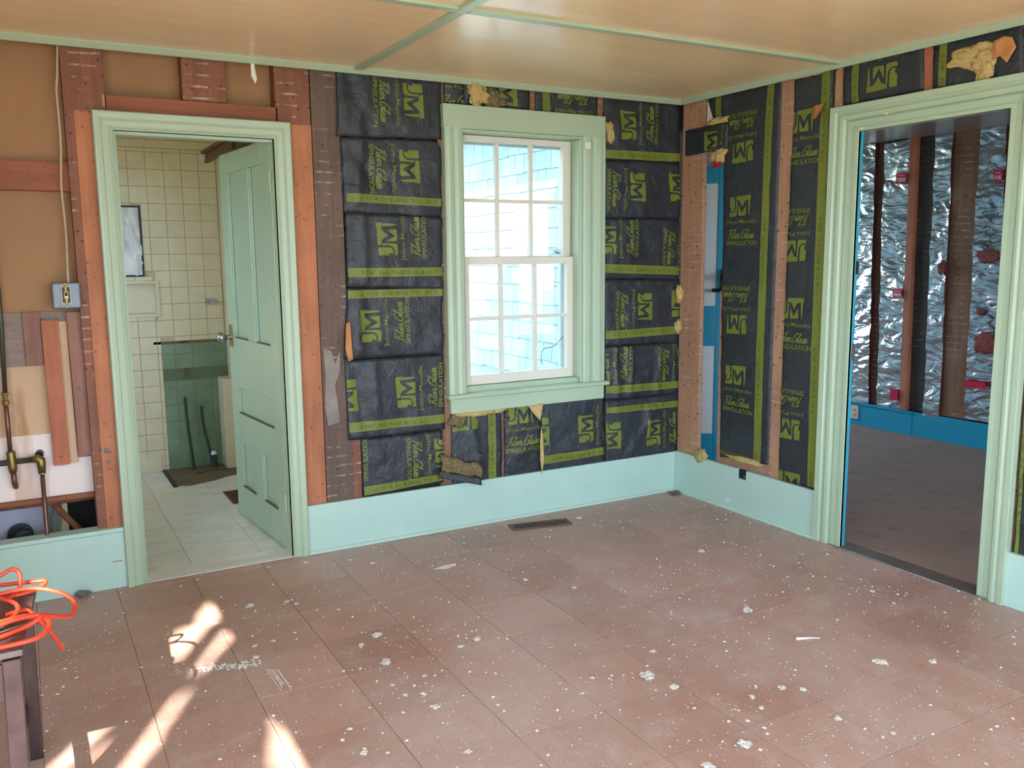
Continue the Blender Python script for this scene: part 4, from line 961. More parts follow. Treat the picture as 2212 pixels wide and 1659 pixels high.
CREASE = {'b1': [(-1.86, 2.25, -1.90, 1.96, .012, .03), (-1.93, 2.2, -1.86, 2.0, -.010, .03)], 'b2': [(-1.90, 1.93, -1.93, 1.66, .016, .028), (-1.94, 1.9, -1.84, 1.75, -.012, .03)],
          'b3': [(-1.90, 1.60, -1.90, 1.3, .014, .02)], 'b4': [(-1.93, 1.2, -1.95, .95, .018, .03), (-1.95, .97, -1.80, .93, .012, .02)], 'b5': [(-1.87, .9, -1.86, .65, .012, .02), (-1.96, .85, -1.92, .62, -.014, .03)], 'r5': [(-.43, .87, -.42, .6, .014, .02), (-.33, .86, -.33, .6, .012, .02), (-.12, .85, -.14, .6, .012, .02)],
          'w2': [(-1.08, .35, -.94, .42, .014, .025)], 'r6': [(-.35, .25, -.15, .5, .010, .015), (-.2, .55, -.2, .3, .008, .012)], 'w1': [(-1.35, .55, -1.30, .3, .012, .02)]}
for k, (fr, nm, q, st, sp) in enumerate(BATTS):
    g = {'b': 'batts between dark plank and window', 'r': 'batts between window and corner', 'w': 'batts under the window', 't': 'batts over the window'}.get(nm[0], 'batts on the right wall')
    tall = nm in 'AB'
    q = [(u, min(v, 2.246)) for u, v in q]
    make_batt(FB if fr == 'B' else FR, q, st, sp, LABELS[nm], g, k+1, d0=.016 - (.004 if nm in ('b1', 'b3', 'b5', 'r4', 'r6') else 0), wr_=.0035 if fr == 'R' else .009, creases=CREASE.get(nm, ()))
# scraps in the open bay beside the corner post
make_batt(FR, [(.03, 2.085), (.365, 2.09), (.365, 1.955), (.03, 1.945)], [(.25, 1.98, 90)], [], 'black paper scrap stretched across the corner post', 'scraps in the open bay', 31, d0=.010, wr_=.003, name='insulation_scrap', depth=.02)
make_batt(FR, [(.195, 2.245), (.37, 2.246), (.37, 2.11), (.25, 2.12)], [], [[(.272, 2.246), (.315, 2.246), (.315, 2.10), (.272, 2.10)]], 'black paper scrap in the open bay just under the ceiling', 'scraps in the open bay', 32, d0=.02, wr_=.003, name='insulation_scrap', depth=.03)
make_batt(FR, [(2.02, 2.0), (2.43, 2.0), (2.43, .21), (2.035, .21)], [(2.2, 1.5, 0)], [[(2.03, 2.0), (2.045, 2.0), (2.055, .22), (2.04, .22)]], 'black batt at the far right edge beyond the doorway casing', 'batts on the right wall', 33, d0=.02)

# ---------------------------------------------------------------- tufts of fiberglass, flaps and shreds
def tuft(name, label, fr, u, v, d, w, h, t_, mat, seed, cat='insulation', group=None):
    bm = bmesh.new(); bmesh.ops.create_icosphere(bm, subdivisions=4, radius=1)
    for vtx in bm.verts:
        p = vtx.co.copy(); k = .95 + .55*nz(p.x*1.5+seed, p.y*1.5, p.z*1.5) + .26*nz(p.x*3.6+seed, p.y*3.6, p.z*3.6) + .18*nz(p.x*9, p.y*9, p.z*9+seed) + .12*nz(p.x*21, p.y*21, p.z*21+seed)
        q = p*k; vtx.co = Vector(fr(q.x*w/2, q.y*h/2, q.z*t_/2))-Vector(fr(0, 0, 0))
    me = bpy.data.meshes.new(name); bm.to_mesh(me); bm.free()
    for f in me.polygons: f.use_smooth = True
    me.materials.append(mat); o = bpy.data.objects.new(name, me); COL.objects.link(o); o.location = fr(u, v, d)
    return tag(o, label, cat, group) if label else o
tuft('fiberglass_tuft', 'big yellow fiberglass tuft bursting out over the window', FB, -1.29, 2.185, .0, .11, .11, .05, M['fiber'], 1)
tuft('fiberglass_tuft', 'dirty dark fiberglass tuft beside the yellow one over the window', FB, -1.20, 2.17, .004, .11, .10, .03, M['darkfiber'], 2)
tuft('fiberglass_tuft', 'small brown fiberglass tuft at the upper right corner of the window casing', FB, -.492, 2.05, .0, .05, .11, .04, M['fiber'], 3)
tuft('fiberglass_tuft', 'flat yellow fiberglass tuft under the left end of the window apron', FB, -1.30, .598, .0, .26, .04, .03, M['fiber'], 4)
tuft('fiberglass_tuft', 'dirty fiberglass clump at the lower left corner of the apron', FB, -1.43, .57, .002, .09, .07, .03, M['darkfiber'], 5)
tuft('fiberglass_tuft', 'yellow fiberglass tuft at the foot of the corner post', FR, .225, .258, .004, .10, .075, .045, M['fiber'], 6)
tuft('fiberglass_tuft', 'yellow fiberglass tuft halfway up the edge of the corner post', FR, .012, 1.17, .0, .05, .11, .04, M['fiber'], 7)
tuft('fiberglass_tuft', 'pinkish fiberglass tuft lower down the edge of the corner post', FR, .0, .98, .002, .05, .07, .03, M['fiber'], 8)
tuft('fiberglass_tuft', 'pale fiberglass strip above the black scrap in the open bay', FR, .285, 2.105, .012, .17, .035, .03, M['fiber'], 9)
tuft('fiberglass_tuft', 'yellow fiberglass tuft hanging below the black scrap in the open bay', FR, .30, 1.925, .02, .12, .075, .04, M['fiber'], 10)
tuft('fiberglass_tuft', 'large yellow fiberglass tear over the right doorway', FR, 1.745, 2.155, .006, .20, .085, .035, M['fiber'], 11)
tuft('fiberglass_tuft', 'yellow drooping tuft of the tear over the right doorway', FR, 1.79, 2.105, .004, .09, .12, .035, M['fiber'], 12)
tuft('fiberglass_tuft', 'fiberglass fringe at the ceiling over the right doorway', FR, 1.42, 2.238, .004, .14, .02, .02, M['fiber'], 13)
tuft('fiberglass_tuft', 'fiberglass fringe at the ceiling above the tall batt by the doorway', FR, .90, 2.235, .004, .18, .025, .02, M['fiber'], 14)
tuft('fiberglass_tuft', 'fiberglass fringe at the foot of the tall batt by the bare stud', FR, .56, .295, .006, .24, .03, .03, M['fiber'], 15)
def shred(name, label, fr, pts, mat, cat, d=-.006, curl=.02, seed=1):
    """torn paper flap: fan of the outline, curling off the wall"""
    n = len(pts); cu = sum(p[0] for p in pts)/n; cv = sum(p[1] for p in pts)/n; vs_ = []; rings = 3
    for r_ in range(1, rings+1):
        for (u, v) in pts:
            a = cu+(u-cu)*r_/rings; b = cv+(v-cv)*r_/rings; vs_.append(fr(a, b, d - curl*nz(a*14, b*14, seed) - curl*.4*(r_/rings)**2))
    vs_.append(fr(cu, cv, d)); fs_ = [(k, (k+1) % n, rings*n) for k in range(n)]
    for r_ in range(rings-1): fs_ += [(r_*n+k, r_*n+(k+1) % n, (r_+1)*n+(k+1) % n, (r_+1)*n+k) for k in range(n)]
    return tag(MB().add(vs_, fs_).build(name, mat, smooth=True, solid=.0015, origin=fr(cu, cv, d)), label, cat)
shred('torn_kraft_flap', 'orange torn paper flap over the right doorway beside the fiberglass', FR, [(1.83, 2.19), (1.87, 2.20), (1.90, 2.19), (1.92, 2.15), (1.89, 2.10), (1.86, 2.13), (1.83, 2.12)], M['orange'], 'paper scrap', seed=2)
shred('torn_kraft_flap', 'small orange torn flap on the stripe beside the doorway casing', FR, [(.955, 2.082), (1.03, 2.082), (1.015, 2.05), (.985, 2.025), (.958, 2.02)], M['orange'], 'paper scrap', seed=3)
shred('torn_kraft_flap', 'orange torn strip beside the weathered plank left of the window', FB, [(-2.004, 1.09), (-1.985, 1.10), (-1.975, .92), (-1.998, .91), (-2.012, .97)], M['orange'], 'paper scrap', seed=4, curl=.01)
shred('torn_kraft_flap', 'pale triangular torn flap under the right part of the window apron', FB, [(-1.02, .61), (-.93, .615), (-.935, .56), (-.945, .52), (-.985, .56)], M['fiber'], 'paper scrap', seed=5)
shred('torn_kraft_flap', 'pale torn seam strip between the batts under the window', FB, [(-.935, .49), (-.925, .43), (-.918, .30), (-.932, .22), (-.945, .30), (-.945, .40)], M['fiber'], 'paper scrap', seed=6, curl=.008)
shred('white_card_scrap', 'white triangular scrap behind the corner post under the ceiling', FR, [(.185, 2.235), (.20, 2.21), (.245, 2.10), (.215, 2.07), (.185, 2.06)], M['white'], 'paper scrap', d=.03, curl=.004, seed=7)
shred('red_label_scrap', 'torn red label in the open bay above the blue door', FR, [(.22, 1.92), (.27, 1.915), (.275, 1.87), (.22, 1.86)], M['label_red'], 'label', d=.05, curl=.004, seed=8)
shred('foil_scrap', 'silver foil scrap beside the torn red label in the open bay', FR, [(.215, 1.965), (.30, 1.95), (.31, 1.90), (.25, 1.905), (.22, 1.92)], M['foil'], 'foil', d=.045, curl=.006, seed=9)
t = thing('torn_batt_flap', 'folded black batt flap with fuzzy fibre hanging over the baseboard left of the window', 'insulation', (-1.40, -.03, .27))
MB().grid(lambda s, v: (-1.535+.21*s, -.012-.035*s-.02*math.sin(v*3.1)+.006*nz(s*6, v*6, 3), .405-.075*s-.085*v*(1-.2*s)+.02*nz(s*4, 1, 1)), 18, 10).build('fuzzy_back', M['darkfiber'], t, smooth=True, solid=.006)
MB().grid(lambda s, v: (-1.548+.215*s, -.016-.045*s-.012*v, .325-.060*s-.035*v), 14, 4).build('paper_edge', M['paper'], t, smooth=True, solid=.005)
m = MB(); rs = random.Random(9)
for k in range(26):
    a = Vector((-1.53+rs.uniform(0, .20), -.03, .40-rs.uniform(0, .12))); m.tube([a, a+Vector((rs.uniform(-.03, .03), -rs.uniform(.005, .03), rs.uniform(-.02, .03)))], .0008, 4)
o = m.build('loose_fibres', M['fiber'], t); o['kind'] = 'stuff'

# ================================================================ foil batts of the next room
def foil_batt(quad, label, seed, labels=(), torn=()):
    TL, TR, BR, BL = [Vector(p) for p in quad]
    root = thing('foil_batt', label, 'insulation', FF((TL.x+TR.x)/2, BL.y, -.02), 'foil batts on the far wall')
    nu = max(10, int((TR-TL).length/.011)); nv = 190
    u0_ = TL.x
    def hg(u, v):
        q_ = v + .5*(u-u0_)*math.sin(v*2.3+seed); w = .018*nz(u*4, q_*6, seed) + .012*abs(nz(u*5+seed, q_*14, 2.2)) + .002*nz(u*20, q_*30, seed)
        return -.014 - w
    def P(s, t): return (TL*(1-s)+TR*s)*(1-t) + (BL*(1-s)+BR*s)*t
    m = MB(); m.grid(lambda s, t: FF(P(s, t).x, P(s, t).y, hg(P(s, t).x, P(s, t).y)), nu, nv); m.build('foil_facing', M['foil'], root, smooth=True)
    u0, u1, v0, v1 = min(TL.x, BL.x), max(TR.x, BR.x), min(BL.y, BR.y), min(TL.y, TR.y)
    MB().hexa([FF(BL.x, BL.y, .004), FF(BR.x, BR.y, .004), FF(TR.x, TR.y, .004), FF(TL.x, TL.y, .004), FF(BL.x, BL.y, .09), FF(BR.x, BR.y, .09), FF(TR.x, TR.y, .09), FF(TL.x, TL.y, .09)]).build('fiber_core', M['pinkfiber'], root)
    for (u, v, w, h, txt) in labels:
        lb = MB().grid(lambda s, t: FF(u-w/2+w*s, v-h/2+h*t, -.046), 4, 3).build('red_label', M['label_red'], root, solid=.001)
        if txt:
            tv, tf = text2d(txt, u+.004, v-h*.30, w*.8, h*.34, .01); tv2, tf2 = text2d('INSULATION', u, v+h*.2, w*.6, h*.12)
            o_ = len(tv); tv = tv+tv2; tf = tf+[tuple(i+o_ for i in f) for f in tf2]
            MB().add([FF(a, b, -.0475) for a, b in tv], tf).build('label_lettering', M['label_white'], lb)
    for k, (u, v, w, h) in enumerate(torn):
        o = tuft('torn_hole', None, FF, u, v, -.035, w, h, .03, M['pinkfiber'], seed+k); o.parent = root; o.location = Vector(FF(u, v, -.035)) - parent_world(root); o['label'] = 'pink fiberglass showing through a tear'
    return root
foil_batt([(-.90, 2.235), (-.738, 2.235), (-.685, .19), (-.845, .19)], 'leftmost silver foil batt beside the doorway edge', 3)
foil_batt([(-.652, 2.22), (-.428, 2.235), (-.40, .19), (-.605, .19)], 'silver foil batt with two red labels behind the reddish batten', 5, [(-.470, 1.95, .09, .082, 'FIBER'), (-.450, 1.085, .08, .07, 'FIBER'), (-.43, .30, .07, .09, None)])
foil_batt([(-.226, 2.24), (-.088, 2.24), (-.058, .17), (-.19, .17)], 'narrow silver foil batt between the blackened stud and the brown post', 8, torn=[(-.10, 1.28, .05, .09)])
foil_batt([(.122, 2.245), (.305, 2.245), (.36, .20), (.14, .20)], 'torn silver foil batt at the right of the next room with slanting brace', 12, [(.285, 1.905, .06, .08, 'FIE'), (.22, .46, .16, .05, None)], torn=[(.25, 1.36, .16, .09), (.22, .98, .05, .05), (.27, .76, .16, .15)])

# ================================================================ pipes, switch box, cable on the left
t = thing('water_pipe', 'old brass and copper water pipe tee on the opened wall', 'pipe', (-3.41, .05, .45))
m = MB(); PD = .05
MB().tube([(-3.400, PD+.02, 1.80), (-3.402, PD+.01, 1.17), (-3.412, PD, .86)], .0085, 12).build('riser_pipe', M['verdigris'], t, smooth=True)
MB().tube([(-3.413, PD, .86), (-3.413, PD, .60)], .009, 12).build('riser_pipe', M['copper'], t, smooth=True)
MB().tube([(-3.413, PD, .875), (-3.413, PD, .865), (-3.413, PD, .863), (-3.413, PD, .845), (-3.413, PD, .843), (-3.413, PD, .825)], [.0135, .0135, .010, .010, .0135, .0135], 8).build('coupling', M['brass'], t)
MB().tube([(-3.9, PD, .580), (-3.33, PD, .590)], .0115, 12).build('cross_pipe', M['verdigris'], t, smooth=True)
MB().tube([(-3.412, PD, .635), (-3.412, PD, .63), (-3.410, PD, .565), (-3.410, PD, .545)], [.014, .017, .017, .014], 14).build('tee', M['brass'], t, smooth=True)
MB().tube([(-3.410, PD, .55), (-3.408, PD, .50), (-3.406, PD+.03, .478), (-3.406, PD+.05, .475)], .0105, 12).build('drop_pipe', M['copper'], t, smooth=True)
MB().tube([(-3.34, PD, .590), (-3.318, PD, .592), (-3.309, PD-.004, .585), (-3.307, PD-.004, .565), (-3.307, PD-.004, .535)], [.014, .018, .019, .017, .0145], 14).build('elbow', M['brass'], t, smooth=True)
MB().tube([(-3.313, PD+.02, .60), (-3.309, PD+.05, .606)], .016, 12).build('elbow_back', M['dull'], t)
MB().tube([(-3.307, PD-.004, .54), (-3.309, PD, .25), (-3.309, PD, .21)], .0085, 12).build('drop_pipe', M['copper'], t, smooth=True)
MB().cyl((-3.307, PD-.004, .533), (-3.307, PD-.004, .528), .0148, 14).build('solder_ring', M['chrome'], t)
t = thing('switch_box', 'galvanized electrical box with an exposed ivory switch', 'switch', (-3.165, .0, 1.255))
MB().box(-3.216, -3.113, -.004, .045, 1.205, 1.309).build('box', M['galv'], t, bevel=.006)
MB().box(-3.184, -3.148, -.012, -.003, 1.222, 1.298).build('switch_frame', M['ivory'], t, bevel=.004)
MB().box(-3.180, -3.152, -.0135, -.010, 1.228, 1.292).build('dark_gap', M['dull'], t)
MB().box(-3.172, -3.160, -.016, -.012, 1.222, 1.298).build('mounting_strap', M['brass'], t, bevel=.002)
sw = MB().box(-3.174, -3.158, -.020, -.013, 1.245, 1.275).build('switch_body', M['ivory'], t, bevel=.003)
MB().hexa([(-3.170, -.036, 1.268), (-3.162, -.036, 1.268), (-3.162, -.036, 1.274), (-3.170, -.036, 1.274), (-3.171, -.018, 1.254), (-3.161, -.018, 1.254), (-3.161, -.018, 1.266), (-3.171, -.018, 1.266)]).build('toggle', M['brass'], sw, bevel=.002)
for z in (1.212, 1.303): MB().cyl((-3.166, -.004, z), (-3.166, -.008, z), .004, 10).build('screw', M['brass'], t)
tag(MB().tube(catmull([(-3.122, .02, 2.235), (-3.132, .018, 2.12), (-3.139, .018, 2.05), (-3.138, .018, 1.89), (-3.144, .016, 1.78), (-3.150, .016, 1.68), (-3.146, .05, 1.56), (-3.146, .06, 1.476), (-3.152, .03, 1.36), (-3.153, .02, 1.305)]), .0045, 10).build('electrical_cable', M['cable'], smooth=True, origin=(-3.153, .02, 1.305)), 'thin pale cable running down to the switch box', 'cable')
shred('hanging_paper_scrap', 'small white paper scrap hanging under the ceiling over the bathroom door', FB, [(-2.385, 2.225), (-2.372, 2.235), (-2.366, 2.19), (-2.362, 2.165), (-2.368, 2.145), (-2.384, 2.175)], M['white'], 'paper scrap', d=.0, curl=.02, seed=11)
for k, (u, v, w, h, lb) in enumerate(((-3.062, .60, .024, .03, 'upper dark grey patch stuck on the orange trimmer'), (-3.058, .555, .022, .016, 'lower dark grey patch stuck on the orange trimmer'))):
    o = chip(FB, u, v, w, h, M['greycrumb'], None, name='tar_patch', d=.014, seed=70+k); tag(o, lb, 'patch')
o = stud(FB, -2.978, -2.968, 2.01, 2.06, M['orange'], wb, name='splinter', d0=.016, d1=.022)
# outlet hole in the right baseboard
t = thing('outlet_box', 'empty metal outlet box in the hole of the right baseboard', 'outlet', (.02, -.554, .19))
MB().box(.012, .060, -.587, -.521, .189, .236).build('box', M['dull'], t, bevel=.002)
MB().tube(catmull([(.010, -.56, .20), (.002, -.572, .21), (.004, -.58, .20), (.012, -.578, .193)]), .003, 6).build('wire', M['galv'], t)
# floor register
t = thing('floor_register', 'brown slotted metal floor register near the window wall', 'floor vent', (-1.045, -.175, 0))
m_ = Vector((-1.045, -.175, 0)); ax = Vector((.98, -.20, 0)).normalized(); ay = Vector((.20, .98, 0)).normalized()
def RG(a, b, z): return tuple(m_ + ax*a + ay*b + Vector((0, 0, z)))
def rbox(a0, a1, b0, b1, z0, z1, nm, mat, bev=0): return MB().hexa([RG(a0, b0, z1), RG(a1, b0, z1), RG(a1, b1, z1), RG(a0, b1, z1), RG(a0, b0, z0), RG(a1, b0, z0), RG(a1, b1, z0), RG(a0, b1, z0)]).build(nm, mat, t, bevel=bev)
rbox(-.145, .145, -.032, .032, .0005, .0022, 'dark_duct', M['darkhole'])
for (a, b, c, d) in ((-.165, .165, -.048, -.032), (-.165, .165, .032, .048), (-.165, -.145, -.032, .032), (.145, .165, -.032, .032)): rbox(a, b, c, d, 0, .006, 'frame', M['register'], .002)
for k in range(19): rbox(-.142+k*.0153, -.142+k*.0153+.0055, -.032, .032, .001, .005, 'slat', M['register'])
rbox(-.145, .145, -.003, .003, .001, .0045, 'cross_bar', M['register'])

# ================================================================ work stand and orange cord, lower left
t = thing('work_stand', 'dark scuffed metal work stand with splayed legs at the left edge', 'stand', (-3.64, -1.50, 0))
ZT = .50
MB().hexa([(-3.93, -1.735, ZT-.018), (-3.383, -1.715, ZT-.018), (-3.350, -1.295, ZT-.018), (-3.93, -1.275, ZT-.018), (-3.93, -1.735, ZT), (-3.383, -1.715, ZT), (-3.350, -1.295, ZT), (-3.93, -1.275, ZT)]).build('top_plate', M['benchtop'], t, bevel=.004)
MB().hexa([(-3.93, -1.53, ZT), (-3.60, -1.53, ZT), (-3.60, -1.40, ZT), (-3.93, -1.40, ZT), (-3.93, -1.53, ZT+.012), (-3.60, -1.53, ZT+.012), (-3.60, -1.40, ZT+.012), (-3.93, -1.40, ZT+.012)]).build('clamp_plate', M['bench'], t, bevel=.003)
def leg(xt, yt, xb, yb, w=.034):
    h = w/2; MB().hexa([(xb-h, yb-h, 0), (xb+h, yb-h, 0), (xb+h, yb+h, 0), (xb-h, yb+h, 0), (xt-h, yt-h, ZT-.02), (xt+h, yt-h, ZT-.02), (xt+h, yt+h, ZT-.02), (xt-h, yt+h, ZT-.02)]).build('leg', M['bench'], t, bevel=.003)
leg(-3.378, -1.315, -3.388, -1.285); leg(-3.408, -1.70, -3.415, -1.72, .04); leg(-3.90, -1.315, -3.90, -1.285); leg(-3.90, -1.70, -3.90, -1.72)
MB().box(-3.402, -3.396, -1.69, -1.30, .13, .175).build('stretcher', M['bench'], t); MB().box(-3.903, -3.897, -1.69, -1.30, .13, .175).build('stretcher', M['bench'], t)
MB().box(-3.88, -3.40, -1.305, -1.297, .40, .47).build('apron', M['bench'], t); MB().box(-3.88, -3.42, -1.712, -1.704, .38, .47).build('apron', M['bench'], t)
CP = [(-3.85, -1.45, .53), (-3.62, -1.36, .54), (-3.47, -1.31, .53), (-3.36, -1.312, .525), (-3.325, -1.325, .525), (-3.35, -1.36, .518), (-3.44, -1.385, .515), (-3.52, -1.40, .52), (-3.47, -1.40, .53), (-3.40, -1.392, .535),
      (-3.353, -1.385, .53), (-3.305, -1.392, .515), (-3.272, -1.395, .492), (-3.260, -1.405, .47), (-3.277, -1.452, .46), (-3.335, -1.535, .505), (-3.385, -1.555, .52), (-3.50, -1.57, .515), (-3.60, -1.62, .515), (-3.56, -1.70, .515), (-3.44, -1.715, .515), (-3.355, -1.71, .518), (-3.325, -1.65, .518), (-3.332, -1.60, .52), (-3.365, -1.57, .522), (-3.43, -1.585, .52), (-3.52, -1.64, .515), (-3.58, -1.68, .52), (-3.50, -1.655, .53), (-3.40, -1.61, .535), (-3.352, -1.59, .53), (-3.345, -1.60, .525), (-3.39, -1.62, .512), (-3.48, -1.67, .512), (-3.60, -1.72, .514)]
t2_ = thing('extension_cord', 'tangled orange extension cord heaped on the work stand', 'cord', (-3.45, -1.5, .50))
MB().tube(catmull(CP, 8), .0056, 8).build('cord', M['cord'], t2_, smooth=True)
MB().tube(catmull([(-3.62, -1.42, .515), (-3.50, -1.355, .53), (-3.425, -1.33, .565), (-3.40, -1.33, .575), (-3.385, -1.335, .56), (-3.39, -1.36, .525), (-3.42, -1.40, .515)], 8), .0054, 8).build('loop', M['cord'], t2_, smooth=True)
MB().tube(catmull([(-3.46, -1.36, .53), (-3.43, -1.42, .53), (-3.395, -1.48, .528), (-3.40, -1.54, .52), (-3.46, -1.60, .515)], 8), .0054, 8).build('loop', M['cord'], t2_, smooth=True)
MB().tube(catmull([(-3.42, -1.50, .512), (-3.375, -1.48, .508), (-3.35, -1.47, .475), (-3.325, -1.43, .42), (-3.305, -1.36, .35), (-3.298, -1.335, .325)], 8), .0056, 8).build('cord_end', M['cord'], t2_, smooth=True)

# ================================================================ plaster crumbs and flakes on the floor
CR = [(-2.267,-1.017,.05),(-2.344,-1.067,.032),(-2.317,-1.243,.06),(-1.958,-1.24,.05),(-2.036,-1.261,.03),(-2.275,-.109,.03),(-2.355,-1.404,.02),(-2.344,-1.488,.025),(-2.024,-1.505,.02),(-2.614,-.495,.045),(-.608,-.926,.05),(-.917,-1.55,.06),(-1.593,-1.783,.075),(-1.464,-1.644,.03),(-.328,-1.666,.035),(-.845,-2.105,.06),(-.683,-2.192,.04),(-1.608,-2.25,.055),(-1.267,-2.065,.04),(-1.392,-2.058,.03),(-1.216,-2.105,.03),(-.811,-.186,.04),(-1.77,-2.276,.04),(-1.264,-2.285,.035),(-1.19,-2.423,.025),(-1.759,-1.697,.02),(-1.567,-1.883,.045),(-1.417,-2.123,.03),(-2.083,-.18,.025),(-2.006,-.276,.03),(-2.471,-.525,.03),(-2.445,-.568,.025),(-2.683,-.877,.03),(-2.614,-.868,.025),(-1.374,-.999,.03),(-1.506,-.815,.035),(-1.86,-1.289,.018),(-2.237,-1.399,.02),(-2.409,-1.241,.02),(-2.291,-1.512,.03),(-2.292,-1.606,.035),(-2.567,-1.593,.025),(-2.574,-1.736,.03),(-2.315,-1.881,.03),(-2.70,-.97,.03)]
rs = random.Random(12)
protos = []
for k in range(6):
    bm = bmesh.new(); bmesh.ops.create_icosphere(bm, subdivisions=3, radius=.5)
    for v in bm.verts:
        p = v.co; q = .85 + .55*nz(p.x*3+k*7, p.y*3, p.z*3) + .35*nz(p.x*7, p.y*7+k, p.z*7) + .3*nz(p.x*16, p.y*16+k, p.z*16); v.co = Vector((p.x*q, p.y*q*.75, max(-.10, p.z*q*.42)))
    me = bpy.data.meshes.new('plaster_crumb'); bm.to_mesh(me); bm.free(); me.materials.append(M['crumb']); protos.append(me)
for k, (x, y, s) in enumerate(CR):
    o = bpy.data.objects.new('plaster_crumb', protos[k % 6]); COL.objects.link(o); s *= .85; o.location = (x, y, .08*s); o.scale = (s, s, s*.8); o.rotation_euler = (0, 0, rs.uniform(0, 6.3))
    tag(o, 'small pale plaster crumb lying on the brown tile floor', 'crumb', 'plaster crumbs on the floor')
m = MB()
def flake(x, y, s):
    a = rs.uniform(0, 6.3); n = rs.choice((3, 4, 4, 5)); el = rs.uniform(.3, 1)
    ring_ = [(x + s*(math.cos(a)*math.cos(k*6.283/n)*1 - math.sin(a)*math.sin(k*6.283/n)*el)*rs.uniform(.6, 1), y + s*(math.sin(a)*math.cos(k*6.283/n) + math.cos(a)*math.sin(k*6.283/n)*el)*rs.uniform(.6, 1), .0006+rs.uniform(0, .0006)) for k in range(n)]
    m.add(ring_ + [(x, y, .0012+s*.45)], [(k, (k+1) % n, n) for k in range(n)])
nfl = 0
while nfl < 5200:
    x, y = rs.uniform(-3.4, -.02), rs.uniform(-3.0, -.03)
    dens = .35 + .65*max(0, nz(x*1.6, y*1.6, 4)+.35)
    if rs.random() > dens: continue
    flake(x, y, rs.choice((.002, .0025, .003, .004, .005, .0065 if rs.random() < .5 else .003, .010 if rs.random() < .35 else .003))); nfl += 1
for k in range(500):
    u = rs.uniform(-2.2, 0); flake(u, -.016 - abs(rs.gauss(0, .02)), rs.choice((.002, .003, .004)))
for k in range(300): flake(.0 - .016 - abs(rs.gauss(0, .02)), rs.uniform(-1.05, 0), rs.choice((.002, .003, .004)))
m2 = MB(); m, m_keep = m2, m
for k in range(150):
    t_ = rs.random(); flake(-2.90+.20*t_+rs.gauss(0, .012), -.955-.07*t_+rs.gauss(0, .014), rs.choice((.004, .006, .008, .010)))
tag(m.build('plaster_rubble', M['crumb'], origin=(-2.80, -.99, 0)), 'long crumbly streak of pale plaster beside the sun patches', 'debris', kind='stuff'); m = m_keep
tag(m.build('paint_flakes', M['crumb']), 'fine pale paint flakes and dust strewn over the floor', 'debris', kind='stuff')
m = MB(); rs = random.Random(21)
for k in range(34):
    m.tube(catmull([(-.06+rs.uniform(-.04, .04), -.07+rs.uniform(-.04, .03), .003+rs.uniform(0, .012)) for _ in range(3)], 4), .0009, 4)
tag(m.build('lint_heap', M['lint'], origin=(-.06, -.07, 0)), 'small brown lint and straw heap in the room corner', 'debris', kind='stuff')
tag(tuft('grey_rubble_lump', None, lambda u, v, d: (u, v, d), -3.20, -.03, .012, .05, .03, .028, M['greycrumb'], 30), 'grey rubble lump at the foot of the boxed baseboard', 'rubble')
m = MB()
for k in range(7): m.tube([(-2.69+k*.006, -1.08-k*.004, .0012), (-2.685+k*.006+rs.uniform(-.01, .01), -1.24+rs.uniform(-.03, .03), .0012)], .0012, 4)
o = tag(m.build('paint_scrape', M['label_white'], origin=(-2.68, -1.15, 0)), 'streaky white paint scrape on the tiles in the middle left of the floor', 'paint mark')
m = MB(); m.add([(-1.80, -.49, .0012), (-1.74, -.47, .0012), (-1.68, -.475, .0012), (-1.69, -.50, .0012), (-1.75, -.515, .0012)], [(0, 1, 2, 3, 4)]); tag(m.build('paint_scrape', M['label_white'], origin=(-1.74, -.49, .001), solid=.0006), 'flat white paint smear on the floor before the register', 'paint mark')
tag(MB().tube([(-.95, -1.83, .003), (-.90, -1.85, .003), (-.87, -1.87, .003)], [.006, .003, .0015], 6).build('splinter', M['label_white'], origin=(-.91, -1.85, 0)), 'white tipped splinter on the floor near the right doorway', 'splinter')

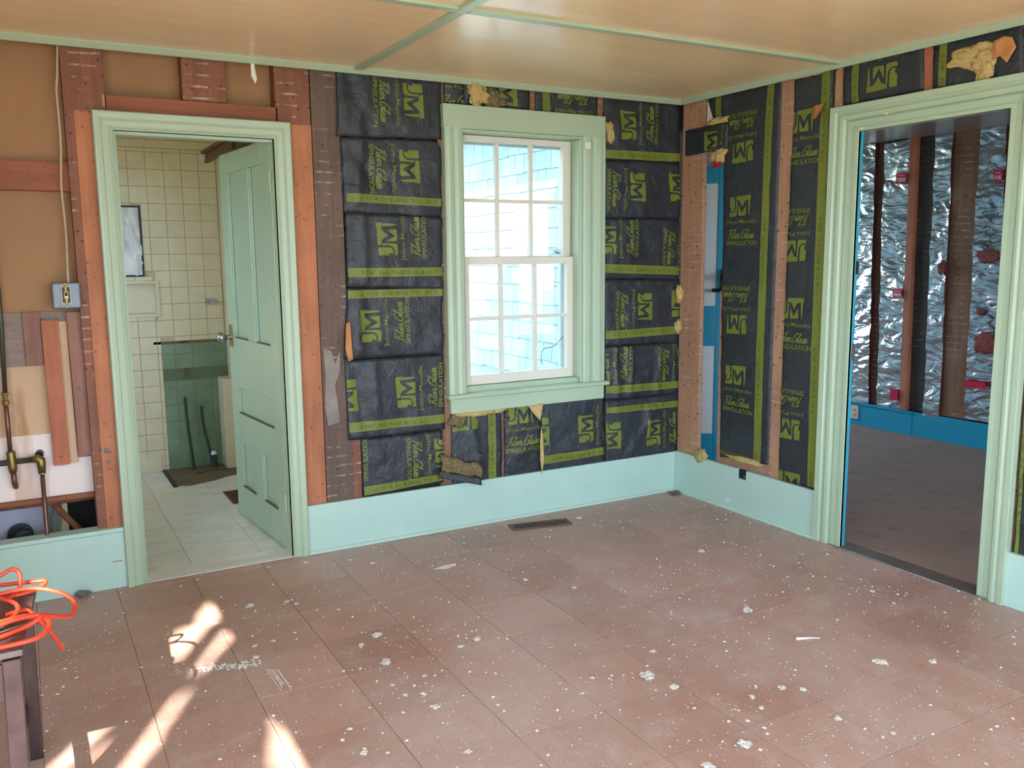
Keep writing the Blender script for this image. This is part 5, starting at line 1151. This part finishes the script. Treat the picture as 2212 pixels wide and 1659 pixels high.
# ================================================================ foliage outside the left window (casts the dappled shade)
def inpoly(x, y, P):
    c = False; n = len(P); j = n-1
    for i in range(n):
        if (P[i][1] > y) != (P[j][1] > y) and x < (P[j][0]-P[i][0])*(y-P[i][1])/(P[j][1]-P[i][1])+P[i][0]: c = not c
        j = i
    return c
GAPS = [[(-2.90,-.76),(-2.78,-.45),(-2.68,-.14),(-2.58,-.20),(-2.60,-.45),(-2.72,-.62),(-2.80,-.84)], [(-2.97,-1.02),(-2.88,-1.0),(-2.75,-.72),(-2.80,-.68)], [(-3.0,-.92),(-2.88,-.86),(-2.84,-.66),(-2.92,-.62)],
        [(-2.82,-1.62),(-2.72,-1.36),(-2.66,-1.37),(-2.60,-1.58),(-2.62,-1.82),(-2.76,-1.84)], [(-3.42,-1.62),(-3.17,-1.62),(-2.98,-1.12),(-3.07,-1.06)], [(-3.36,-1.37),(-3.30,-1.40),(-3.215,-1.23),(-3.25,-1.18)],
        [(-3.11,-1.03),(-3.04,-1.04),(-3.0,-.93),(-3.06,-.88)], [(-3.55,-1.78),(-3.40,-1.80),(-3.36,-1.62),(-3.50,-1.52)], [(-2.9,-2.05),(-2.78,-2.05),(-2.78,-1.90),(-2.84,-1.88)]]
def grow(P, k):
    cx = sum(p[0] for p in P)/len(P); cy = sum(p[1] for p in P)/len(P); return [(cx+(x-cx)*(1+.5*k)+math.copysign(.04, x-cx), cy+(y-cy)*(1+.25*k)+math.copysign(.03, y-cy)) for x, y in P]
GAPS = [grow([(x+(.04 if k in (0, 1, 2, 3) else 0), y+(.03 if k in (0, 1, 2) else 0)) for x, y in g], .2) for k, g in enumerate(GAPS)]
sh = thing('tree', 'leafy tree outside the left window', 'tree', (-7.0, -7.6, -.6))
m = MB(); rs = random.Random(33); nl = 0
while nl < 18000:
    xx = rs.uniform(-6.6, -6.0)
    fx_, fy_ = rs.uniform(-4.4, -1.4), rs.uniform(-2.0, .9)     # floor point under the sun ray
    tw = (fx_ - XL)/SUND.x; yw, zw = fy_ - SUND.y*tw, -SUND.z*tw
    if not (WIN_LEFT[0]-.2 < yw < WIN_LEFT[1]+.2 and .65 < zw < WIN_LEFT[3]+.25): continue
    if any(inpoly(fx_, fy_, g) for g in GAPS): continue
    P0_ = Vector((fx_, fy_, 0)) - SUND*((fx_ - xx)/SUND.x)
    s = rs.uniform(.02, .04); a = Vector((rs.uniform(-1, 1), rs.uniform(-1, 1), rs.uniform(-1, 1))).normalized(); b = a.cross(SUND + Vector((rs.uniform(-.5, .5), rs.uniform(-.5, .5), rs.uniform(-.5, .5)))).normalized(); a = b.cross(SUND).normalized()
    m.add([P0_+a*s, P0_+b*s*.5+a*s*.2, P0_-a*s, P0_-b*s*.5+a*s*.2], [(0, 1, 2, 3)]); nl += 1
o = m.build('foliage', M['leaf'], sh); o['kind'] = 'stuff'
MB().tube(catmull([(-7.0, -7.6, -.6), (-6.9, -7.4, 1.2), (-6.6, -7.0, 2.8), (-6.5, -6.6, 4.6)]), [.12-.004*k for k in range(19)], 10).build('trunk', M['bark'], sh)
